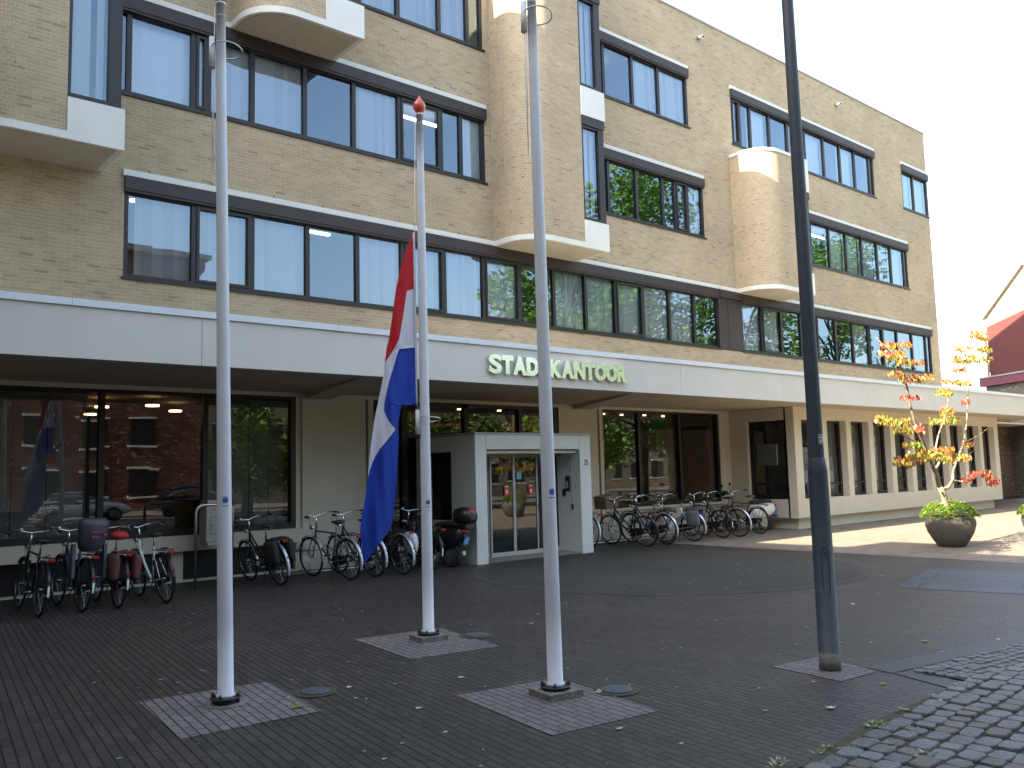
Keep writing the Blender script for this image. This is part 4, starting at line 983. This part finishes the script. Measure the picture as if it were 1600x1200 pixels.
def bike(label, rx, ry, heading=90, lean=5, style='step', color='black', fender='black', steer=12, crate=None, seat=None, pannier=None, saddle='black', white_tail=True, bars='up', bag=None):
    rb_ = empty('bicycle', (rx, ry, 0)); tag(rb_, label, 'bicycle', 'bicycles parked along the office wall')
    rb_.rotation_euler = (R(lean), 0, R(heading)); rb_.rotation_mode = 'XYZ'
    fm = dict(black=M['black'], silver=cmat('bike_silver', (.55,.62,.68), .3, .6), blue=cmat('bike_blue', (.02,.035,.08), .3), grey=cmat('bike_grey', (.10,.11,.12), .35, .3), white=cmat('bike_white', (.65,.72,.76), .3), maroon=cmat('bike_maroon', (.10,.015,.02), .3))[color]
    fd = dict(black=M['black'], silver=cmat('bike_silver', (.55,.62,.68), .3, .6), white=cmat('bike_white', (.65,.72,.76), .3))[fender]
    def wh(x, key):
        w_ = part('tyre'+key, 'wheel', lambda: wheel_mb(x)[0], M['rubber'], rb_)
        if 'rim'+key in cache: o = cache['rim'+key].copy(); COL.objects.link(o); o.parent = w_
        else: cache['rim'+key] = wheel_mb(x)[1].build('rim', M['rimsteel'], w_)
        return w_
    wh(0, 'r'); wf = wh(W, 'f')
    BB = (.45,0,.28); SA = (.27,0,.80); HT = (.845,0,.86); HB = (.905,0,.63)
    def frame():
        b = MB(); b.tube([BB, SA], .016, 8); b.tube([HB, HT], .019, 8)
        if style == 'step':
            b.tube([BB, (.56,0,.36), (.70,0,.50), (.84,0,.70), (.87,0,.76)], .020, 8); b.tube([(.40,0,.42), (.52,0,.50), (.70,0,.68), (.85,0,.84)] if color != 'silver' and color != 'white' else [BB, (.56,0,.34),(.72,0,.50),(.88,0,.70)], .014, 8)
        else:
            b.tube([BB, HB], .017, 8); b.tube([(.285,0,.77), (.86,0,.80)], .015, 8)
        for s in (-.055, .055):
            b.tube([(0,s,WR), (.25,s*.9,.31), BB], .010, 6); b.tube([(0,s,WR), (.24,s*.5,.68), (.285,0,.74)], .008, 6)
        return b
    part('frame'+style+color+str(color in ('silver','white')), 'frame', frame, fm, rb_)
    def fork():
        b = MB()
        for s in (-.05, .05): b.tube([(W,s,WR), (W-.035,s,.50), (.915,s,.66), (.905,0,.68)], [.008,.010,.012,.012], 6)
        b.tube([(.915,-.05,.665),(.915,.05,.665)], .012, 6); return b
    part('fork'+color, 'fork', fork, fm, rb_)
    def bars_():
        b = MB(); b.tube([HT, (.825,0,.94), (.815,0,1.04)], .012, 8); 
        if bars == 'up': P = [(.60,.31,1.08),(.70,.30,1.09),(.80,.24,1.09),(.86,.12,1.07),(.835,0,1.05),(.86,-.12,1.07),(.80,-.24,1.09),(.70,-.30,1.09),(.60,-.31,1.08)]
        else: P = [(.66,.30,1.03),(.76,.27,1.06),(.86,.15,1.07),(.85,0,1.05),(.86,-.15,1.07),(.76,-.27,1.06),(.66,-.30,1.03)]
        b.tube(P, .010, 8, 0)
        for s in (-1, 1):
            e0, e1 = Vector(P[0]), Vector(P[1]); 
            if s < 0: e0, e1 = Vector(P[-1]), Vector(P[-2])
            b.tube([e0-(e1-e0)*.25, e1], .017, 8, 1)
            b.tube([e1+Vector((.02,0,-.01)), e1+Vector((.05,s*.01,-.05)), e0+Vector((.06,0,-.04))], .005, 5, 2)
        b.tube([(.87,.1,1.05),(.94,.06,.95),(.93,.03,.80),(.92,.0,.66)], .003, 4, 1); b.tube([(.87,-.1,1.05),(.93,-.08,.93),(.80,-.02,.72)], .003, 4, 1)
        b.lathe([(.0,0),(.022,.0),(.03,.02),(.01,.035)], (.82,.14,1.08), 10, 0)
        return b
    h = part('bars'+bars, 'handlebar', bars_, [M['chrome'], M['plastic'], M['steel']], rb_)
    def sadd():
        b = MB(); b.tube([(.272,0,.78),(.245,0,.93)], .012, 8, 1)
        b.loft([(.08,0,.965,.02,.012),(.10,0,.965,.085,.03),(.16,0,.965,.10,.035),(.24,0,.962,.06,.03),(.33,0,.965,.028,.022),(.37,0,.968,.012,.012)], 12)
        for s in (-1,1): b.tube([(.13,s*.05,.93),(.2,s*.02,.925),(.3,s*.01,.94)], .008, 5, 1)
        return b
    sm = dict(black=M['plastic'], brown=cmat('saddle_brown', (.13,.05,.025), .5), red=cmat('saddle_cover_red', (.42,.02,.03), .6))[saddle]
    if saddle == 'red':
        part('saddlered', 'saddle', lambda: (lambda b: (b.tube([(.272,0,.78),(.245,0,.93)], .012, 8, 1), b.loft([(.05,0,.975,.03,.02),(.08,0,.975,.11,.055),(.17,0,.98,.125,.065),(.26,0,.975,.085,.05),(.34,0,.97,.04,.03),(.38,0,.97,.02,.015)], 12), b)[-1])(MB()), [sm, M['steel']], rb_)
    else: part('saddle'+saddle, 'saddle', sadd, [sm, M['steel']], rb_)
    part('fendr'+fender, 'mudguard', lambda: fend_fix(0), fd, rb_); part('fendf'+fender, 'mudguard', lambda: fend_fix(1), fd, rb_)
    def rack():
        b = MB()
        for s in (-.06, .06): b.tube([(.20,s,.755),(-.30,s,.765),(-.33,s*.6,.765)], .006, 6); b.tube([(-.22,s,.76),(-.03,s*1.1,WR)], .005, 5)
        for x in (-.28,-.16,-.04,.08): b.tube([(x,-.06,.76),(x,.06,.76)], .004, 5)
        b.tube([(-.0,0,.775),(-.26,0,.80)], .006, 5)
        return b
    part('rack', 'luggage_rack', rack, M['steel'] if color in ('silver','white') else M['plastic'], rb_)
    tl = part('tail', 'tail_light', lambda: (lambda b: (b.box(-.372,-.042,.722,-.34,.042,.758), b)[-1])(MB()), M['red'], rb_); part('refl', 'reflector', lambda: (lambda b: (b.box(-.392,-.014,.46,-.383,.014,.50), b)[-1])(MB()), M['red'], rb_)
    if white_tail: part('wt', 'tail_patch', lambda: tailpatch(), cmat('patch_white', (.75,.77,.8), .4), rb_)
    def chain():
        b = MB(); y0, y1 = -.075, -.05; P = []
        for i in range(9): a = R(90+180*i/8); P.append((.0+.055*cos(a), WR+.055*sin(a)))
        for i in range(9): a = R(-90+180*i/8); P.append((.45+.10*cos(a), .28+.10*sin(a)))
        n_ = len(P); i0 = len(b.v); b.v += [(p[0], y0, p[1]) for p in P] + [(p[0], y1, p[1]) for p in P]
        b.idf([i0+i for i in range(n_)], 0, False); b.idf([i0+n_+i for i in reversed(range(n_))], 0, False)
        for i in range(n_): j = (i+1)%n_; b.idf((i0+i, i0+n_+i, i0+n_+j, i0+j), 0, True)
        return b
    part('chain', 'chain_case', chain, M['plastic'], rb_)
    def crank():
        b = MB(); b.tube([(.45,-.09,.28),(.45,.09,.28)], .015, 8); b.tube([(.45,-.09,.28),(.53,-.10,.14)], .009, 6); b.tube([(.45,.09,.28),(.37,.10,.42)], .009, 6)
        b.box(.485,-.19,.125,.575,-.10,.15, 1); b.box(.325,.10,.41,.415,.19,.435, 1); return b
    part('crank', 'pedals', crank, [M['steel'], M['plastic']], rb_)
    part('stand', 'kickstand', lambda: (lambda b: (b.tube([(.38,.03,.27),(.34,.10,.13),(.30,.17,.022)], .008, 6), b)[-1])(MB()), M['plastic'], rb_)
    part('lamp', 'headlight', lambda: (lambda b: (b.loft([(.93,0,.86,.02,.02),(.96,0,.86,.035,.035),(1.0,0,.86,.037,.037),(1.005,0,.86,.03,.03)], 10), b.tube([(.9,0,.84),(.94,0,.86)], .008, 5), b)[-1])(MB()), M['chrome'], rb_)
    if crate == 'wicker':
        b = MB(); b.box(.90,-.20,.86,1.27,.20,.875); 
        for z in [.875+.031*i for i in range(8)]:
            s_ = .0+.006*(i%2 if False else 1)
            b.box(.895,-.21,z,.915,.21,z+.026); b.box(1.255,-.21,z,1.275,.21,z+.026); b.box(.915,-.21,z,1.255,-.192,z+.026); b.box(.915,.192,z,1.255,.21,z+.026)
        b.box(.89,-.215,1.12,1.28,.215,1.15)
        b.build('basket', cmat('wicker', (.20,.14,.085), .85), rb_)
    if crate == 'wire':
        b = MB()
        for z in (.92,1.0,1.08,1.14): 
            k = .8+.2*(z-.92)/.22; b.tube([(1.05-.14*k,-.17*k,z),(1.05+.16*k,-.17*k,z),(1.05+.16*k,.17*k,z),(1.05-.14*k,.17*k,z)], .004, 4, closed=True)
        for i in range(9):
            t = -1+2*i/8
            for sx in (-.14,.16): b.tube([(1.05+sx*.8,.17*.8*t,.92),(1.05+sx,.17*t,1.14)], .0025, 4)
            for sy in (-.17,.17): b.tube([(1.06+.15*.8*t,sy*.8,.92),(1.06+.15*t,sy,1.14)], .0025, 4)
            b.tube([(1.06+.15*.8*t,-.136,.92),(1.06+.15*.8*t,.136,.92)], .0025, 4)
        b.build('basket', M['plastic'], rb_)
    if crate == 'box':
        b = MB(); b.box(.9,-.17,.84,1.2,.17,1.06); b.build('basket', cmat('crate_grey', (.12,.12,.11), .8), rb_)
    if seat:
        b = MB(); cols = []
        for z, hx, hy, cx in ((.80,.10,.10,-.08),(.84,.15,.14,-.08),(.92,.15,.165,-.10),(1.02,.14,.185,-.13),(1.14,.12,.20,-.16),(1.21,.09,.195,-.18),(1.245,.05,.15,-.18),(1.25,.02,.08,-.18)):
            cols.append((z, hx, hy, cx))
        i0 = len(b.v); n_ = 16
        for z, hx, hy, cx in cols:
            for j in range(n_): a = 2*pi*j/n_; b.v.append((cx+hx*(cos(a)-.3*max(0,cos(a))*(1 if z>.95 else 0)*2.2), hy*sin(a), z))
        for i in range(len(cols)-1):
            for j in range(n_): b.idf((i0+i*n_+j, i0+i*n_+(j+1)%n_, i0+(i+1)*n_+(j+1)%n_, i0+(i+1)*n_+j), 0, True)
        b.idf([i0+j for j in range(n_)], 0, False); b.idf([i0+(len(cols)-1)*n_+j for j in range(n_)], 0, False)
        b.box(-.275,-.06,1.06,-.26,.06,1.075, 1); b.box(-.285,-.045,.985,-.275,.045,1.01, 1); b.box(-.275,-.14,1.02,-.25,-.10,1.05, 1)
        b.rbox(Matrix.Translation((-.1,-.2,.6)) @ Matrix.Rotation(.15,4,'Y'), -.05,-.02,-.15,.05,.02,.3); b.rbox(Matrix.Translation((-.1,.2,.6)) @ Matrix.Rotation(.15,4,'Y'), -.05,-.02,-.15,.05,.02,.3)
        b.build('child_seat', [cmat('seat_plastic', (.045,.047,.06), .5), cmat('seat_red', (.35,.03,.08), .5)], rb_)
    if pannier:
        b = MB()
        for s in (-1, 1): b.loft([(-.30,s*.13,.56,.02,.14),(-.27,s*.14,.56,.055,.18),(0,s*.145,.56,.065,.19),(.06,s*.13,.56,.02,.15)], 12, pw=3.5)
        b.box(-.26,-.13,.745,.02,.13,.775); b.build('pannier', cmat('pannier_'+pannier, dict(brown=(.10,.035,.03), black=(.02,.02,.022), white=(.6,.62,.64), grey=(.12,.13,.14))[pannier], .7), rb_)
    if bag:
        b = MB(); b.loft([(-.25,-.14,.55,.01,.06),(-.22,-.15,.54,.07,.17),(-.08,-.16,.53,.09,.2),(.04,-.15,.54,.06,.17),(.07,-.14,.56,.01,.06)], 12); b.build('shopping_bag', cmat('bag_white', (.6,.62,.66), .6), rb_)
    return rb_
def fend_fix(front):
    b = MB()
    if not front:
        strip_arc(b, 0, WR, .378, 25, 205, .027)
        for s in (-.02,.02): b.tube([(0,s*2,WR),(-.345,s,.24)], .003, 4); b.tube([(0,s*2,WR),(-.27,s,.60)], .003, 4)
    else:
        strip_arc(b, W, WR, .378, 45, 190, .025)
        for s in (-.02,.02): b.tube([(W,s*2,WR),(W-.36,s,.29)], .003, 4)
    return b
def tailpatch():
    b = MB(); strip_arc(b, 0, WR, .381, 170, 190, .018, n=6); return b
RX = 90
bike('black bicycle with white mudguard tip cut by the left edge of the picture', 2.14, 12.80, 90, 4)
bike('black bicycle with silver rear rack, first whole one from the left', 2.78, 12.89, 91, 5, style='diamond', color='black')
bike('dark bicycle carrying a big grey child seat on the back', 3.30, 12.86, 93, 4, seat=True, color='blue')
bike('black bicycle with red saddle cover and brown panniers', 3.76, 12.86, 90, 3, saddle='red', pannier='brown', color='black')
bike('silver blue step-through bicycle with swan neck frame, left of the flagpole', 4.41, 12.84, 92, -6, color='white', fender='black', white_tail=False)
bike('black bicycle with wire front basket beside the mailbox', 6.42, 13.40, 92, -9, crate='wire', pannier='black', fender='silver')
bike('grey bicycle with silver mudguards against the pale wall left of the flag', 7.52, 13.10, 97, -6, style='diamond', color='grey', fender='silver')
bike('dark bicycle half hidden behind the lower tip of the flag', 8.03, 13.14, 95, -5, color='blue', fender='silver', bars='up')
bike('black bicycle with a white shopping bag on its rear rack', 8.52, 13.02, 92, -5, bag=True, fender='silver')
bike('black bicycle behind the middle flagpole, next to the black scooter', 9.18, 13.15, 88, 4, style='diamond')
bike('black bicycle just right of the porch, mostly hidden behind its corner', 14.05, 13.95, 84, 4, crate=None, fender='silver')
bike('tall black bicycle with brown wicker crate in front', 15.09, 13.16, 90, -8, crate='wicker', white_tail=False)
bike('dark bicycle with brown saddle right of the one with the wicker crate', 15.73, 13.13, 88, -5, saddle='brown', color='blue', fender='silver')
bike('grey bicycle standing deeper in the rack with white tail reflector', 16.2, 13.55, 92, -4, color='grey', style='step')
bike('silver bicycle with grey panniers under the middle of the right hand window', 16.76, 13.16, 92, -5, style='diamond', color='silver', fender='silver', pannier='grey', white_tail=False)
bike('tall black gents bicycle with long top tube and white mudguard tip', 17.9, 13.18, 82, -6, style='diamond')
bike('black bicycle with red tail light in front of the corner pier', 18.42, 13.06, 92, -5, fender='silver')
bike('black gents bicycle with brown saddle beside the white scooter', 19.5, 13.19, 80, -6, style='diamond', saddle='brown', white_tail=False)
for i, (x, y) in enumerate(((37.0,15.4),(37.6,15.2),(38.2,15.3))):
    bike(('dark bicycle parked in the passage beyond the wing, nearest the wing','dark bicycle parked in the passage, middle of three','dark bicycle parked in the passage, farthest right')[i], x, y, 60, 3)

# ================================================================ SCOOTERS
def scooter(label, x, y, heading, body, topbox=False, lean=6):
    r_ = empty('scooter', (x, y, 0)); tag(r_, label, 'scooter', 'motor scooters among the bicycles'); r_.rotation_euler = (R(lean), 0, R(heading))
    for cx in (0, 1.24):
        b = MB(); b.tube([(cx+.18*cos(2*pi*i/24), 0, .225+.18*sin(2*pi*i/24)) for i in range(24)], .052, 10, closed=True); w_ = b.build('wheel', M['rubber'], r_)
        b = MB(); b.tube([(cx,-.03,.225),(cx,.03,.225)], .13, 16); b.build('rim', M['steel'], w_)
    b = MB(); b.loft([(-.30,0,.60,.04,.05),(-.26,0,.60,.11,.12),(-.12,0,.56,.155,.19),(.08,0,.52,.17,.22),(.28,0,.50,.16,.22),(.42,0,.50,.12,.18),(.47,0,.48,.05,.10)], 16, pw=2.6); b.build('rear_body', body, r_)
    b = MB(); b.rbox(Matrix.Identity(4), .38,-.16,.26,.95,.16,.32); b.build('footboard', body, r_)
    b = MB(); P = [(.90,.30),(.95,.45),(.985,.62),(1.0,.80),(1.02,.95)]; wd = [.17,.20,.215,.20,.12]
    for (p, w0), (q, w1) in zip(list(zip(P, wd))[:-1], list(zip(P, wd))[1:]):
        for k in range(6):
            t0, t1 = -1+k/3, -1+(k+1)/3
            A = [(p[0]-.06*t0*t0, w0*t0, p[1]), (p[0]-.06*t1*t1, w0*t1, p[1]), (q[0]-.06*t1*t1, w1*t1, q[1]), (q[0]-.06*t0*t0, w1*t0, q[1])]
            b.face(A, 0, None, True); b.face([(v[0]+.05, v[1], v[2]) for v in reversed(A)], 0, None, True)
    b.tube([(1.03,0,.35),(1.02,0,.6),(1.03,0,.98)], [.07,.08,.06], 10); b.build('leg_shield', body, r_)
    b = MB(); strip_arc(b, 1.24, .225, .26, 20, 170, .07, n=10); b.tube([(1.24,.07,.225),(1.12,.06,.5),(1.06,.02,.6)], .02, 6); b.build('front_mudguard', body, r_)
    b = MB(); b.tube([(.93,.33,1.02),(1.0,.22,1.05),(1.03,0,1.03),(1.0,-.22,1.05),(.93,-.33,1.02)], .016, 8); b.loft([(.96,0,1.03,.05,.03),(1.0,0,1.04,.12,.06),(1.08,0,1.03,.10,.07),(1.14,0,1.0,.05,.05)], 10)
    for s in (-1,1): b.tube([(.99,s*.25,1.05),(1.02,s*.28,1.15),(1.01,s*.3,1.22)], .006, 5); b.loft([(1.0,s*.31,1.25,.06,.045),(1.02,s*.31,1.25,.055,.04)], 10)
    b.build('handlebar', M['plastic'], r_)
    b = MB(); b.loft([(-.22,0,.765,.05,.02),(-.18,0,.775,.12,.05),(.05,0,.79,.15,.055),(.30,0,.775,.13,.055),(.42,0,.76,.06,.03)], 14, pw=2.6); b.build('seat', M['plastic'], r_)
    b = MB(); b.loft([(-.335,0,.655,.03,.015),(-.32,0,.655,.085,.04),(-.26,0,.665,.10,.045),(-.24,0,.665,.05,.02)], 12); b.build('tail_light', M['red'], r_)
    b = MB(); b.rbox(Matrix.Translation((-.335,0,.49)) @ Matrix.Rotation(-.35,4,'Y'), -.004,-.07,-.075,.004,.07,.075); 
    for yy, zz in ((-.045,.02),(-.02,.02),(.01,.02),(.035,.02),(-.03,-.035),(.0,-.035),(.03,-.035)): b.rbox(Matrix.Translation((-.335,0,.49)) @ Matrix.Rotation(-.35,4,'Y'), -.006,yy-.008,zz-.018,-.004,yy+.008,zz+.018, 1)
    b.build('licence_plate', [M['bluesign'], M['paper']], r_)
    b = MB(); b.loft([(-.36,0,.38,.05,.01),(-.2,0,.42,.07,.03),(-.1,0,.44,.07,.03)], 8); b.tube([(-.2,-.12,.26),(.1,-.13,.24)], .045, 10, 1); b.tube([(.3,.1,.28),(.28,.2,.02)], .01, 6, 1); b.build('exhaust', [M['plastic'], M['steel']], r_)
    if topbox:
        b = MB(); b.loft([(-.47,0,.93,.05,.06),(-.45,0,.93,.15,.11),(-.38,0,.94,.20,.145),(-.25,0,.95,.205,.16),(-.12,0,.94,.18,.14),(-.07,0,.93,.08,.08)], 16, pw=2.8); b.box(-.4,-.1,.72,-.15,.1,.79)
        bo = b.build('top_box', M['black'], r_); q = MB(); q.loft([(-.462,0,1.01,.08,.014),(-.44,0,1.035,.13,.02),(-.40,0,1.06,.11,.018)], 10); q.build('top_box_reflector', M['red'], bo)
    else:
        b = MB(); b.tube([(-.1,.1,.78),(-.28,.1,.82),(-.3,0,.82),(-.28,-.1,.82),(-.1,-.1,.78)], .009, 6); b.build('grab_rail', M['chrome'], r_)
    return r_
scooter('black motor scooter with rounded top box and blue plate beside the porch', 9.80, 13.35, 103, M['black'], True)
scooter('white motor scooter with red tail light and blue plate at the wing corner', 20.55, 13.72, 146, cmat('scooter_white', (.72,.74,.70), .25), False)

# ================================================================ MAILBOX, HOOP, RACKS
root = empty('hoop_rail', (5.27, 14.04, 0)); tag(root, 'grey steel tube hoop standing beside the mailbox', 'railing')
b = MB(); P = [(0,0,0),(0,0,1.20)] + [(.12-.12*cos(R(a)), 0, 1.20+.12*sin(R(a))) for a in (20,45,70,90)] + [(.48,0,1.32)] + [(.48+.12*sin(R(a)), 0, 1.20+.12*cos(R(a))) for a in (20,45,70,90)] + [(.6,0,0)]
b.tube(P, .024, 10); b.build('tube', M['steel'], root)
root = empty('mailbox', (5.64, 14.55, 0)); tag(root, 'grey metal mailbox with a yellow strip half behind the left flagpole', 'mailbox')
b = MB(); z0, z1 = .64, 1.38; b.prism([(0,0),(.42,0),(.42,.32),(0,.32)], z0+.06, z1-.05); b.prism([(.03,.02),(.39,.02),(.39,.3),(.03,.3)], z0, z0+.06); b.prism([(.02,.01),(.40,.01),(.40,.31),(.02,.31)], z1-.05, z1); b.build('box', M['boxgrey'], root)
b = MB(); b.box(.04,-.006,1.27,.38,.0,1.30); b.build('yellow_strip', M['yellow'], root)
b = MB(); b.box(.10,-.004,1.22,.36,.0,1.245); b.build('orange_strip', M['orange'], root)
b = MB(); 
for q in ((.06,.82,.36,.826),(.06,1.1,.36,1.106),(.06,.826,.066,1.1),(.354,.826,.36,1.1)): b.box(q[0],-.004,q[1],q[2],0,q[3])
b.box(.08,-.006,.95,.10,0,.97); b.build('hatch', M['plastic'], root)
b = MB(); b.box(.17,-.003,.92,.28,0,1.04); b.build('notice', M['paper'], root)
b = MB(); b.box(.30,.1,0,.36,.16,.64); b.build('post', M['plastic'], root)
def rack_rail(label, x0, x1, y, n, big):
    root = empty('bicycle_rack', (x0, y, 0)); tag(root, label, 'bicycle rack', 'bicycle racks along the wall')
    b = MB(); L_ = x1-x0; b.tube([(0,0,.42),(L_,0,.42)], .018, 8); b.tube([(0,-.1,.04),(L_,-.1,.04)], .018, 8)
    for k in range(int(L_/1.5)+1): b.tube([(min(L_, k*1.5),0,0),(min(L_,k*1.5),0,.42)], .016, 8)
    b.build('rail', M['steel'], root)
    b = MB()
    for k in range(n):
        x = L_*(k+.5)/n
        for s in (-.03,.03): b.tube([(x+s,-.5,.02),(x+s,-.46,.35),(x+s,-.25,.52),(x+s,0,.42)], .007, 6)
    b.build('wheel_holder', M['steel'], root)
rack_rail('low tubular bicycle rack along the pale wall left of the porch', 7.0, 9.9, 14.55, 6, 0)
rack_rail('low tubular bicycle rack under the right hand window', 13.9, 20.2, 14.55, 9, 0)

# ================================================================ CAR reflected in the left window
def car(label, x, y, rz, c):
    r_ = empty('parked_car', (x, y, 0), rz); tag(r_, label, 'car', 'cars across the plaza')
    b = MB(); b.loft([(-2.0,0,.6,.5,.15),(-1.9,0,.6,.78,.28),(-1.0,0,.62,.83,.34),(1.0,0,.6,.83,.32),(1.8,0,.56,.78,.25),(2.05,0,.5,.5,.12)], 20, pw=4); bo = b.build('body', c, r_)
    b = MB(); b.loft([(-1.7,0,.95,.6,.05),(-1.3,0,1.15,.66,.26),(-.2,0,1.2,.66,.28),(.7,0,1.05,.66,.16),(1.2,0,.92,.6,.04)], 16, pw=4); b.build('cabin', M['glass'], r_)
    b = MB(); b.loft([(-1.3,0,1.42,.5,.02),(-1.1,0,1.44,.56,.04),(.0,0,1.46,.56,.04),(.25,0,1.42,.5,.02)], 12, pw=4); b.build('roof', c, r_)
    for sx in (-1.25,1.3):
        for sy in (-.8,.8):
            b = MB(); b.tube([(sx,sy-.1,.32),(sx,sy+.1,.32)], .32, 18); w_ = b.build('wheel', M['rubber'], r_); b = MB(); b.tube([(sx,sy-.11,.32),(sx,sy+.11,.32)], .2, 12); b.build('rim', M['steel'], w_)
car('white hatchback across the street, reflected in the left window', 11.2, -13.8, R(8), cmat('car_white', (.75,.75,.70), .2))
car('dark saloon across the street, reflected beside the white hatchback', 16.8, -14.2, R(3), cmat('car_dark', (.04,.05,.07), .2))
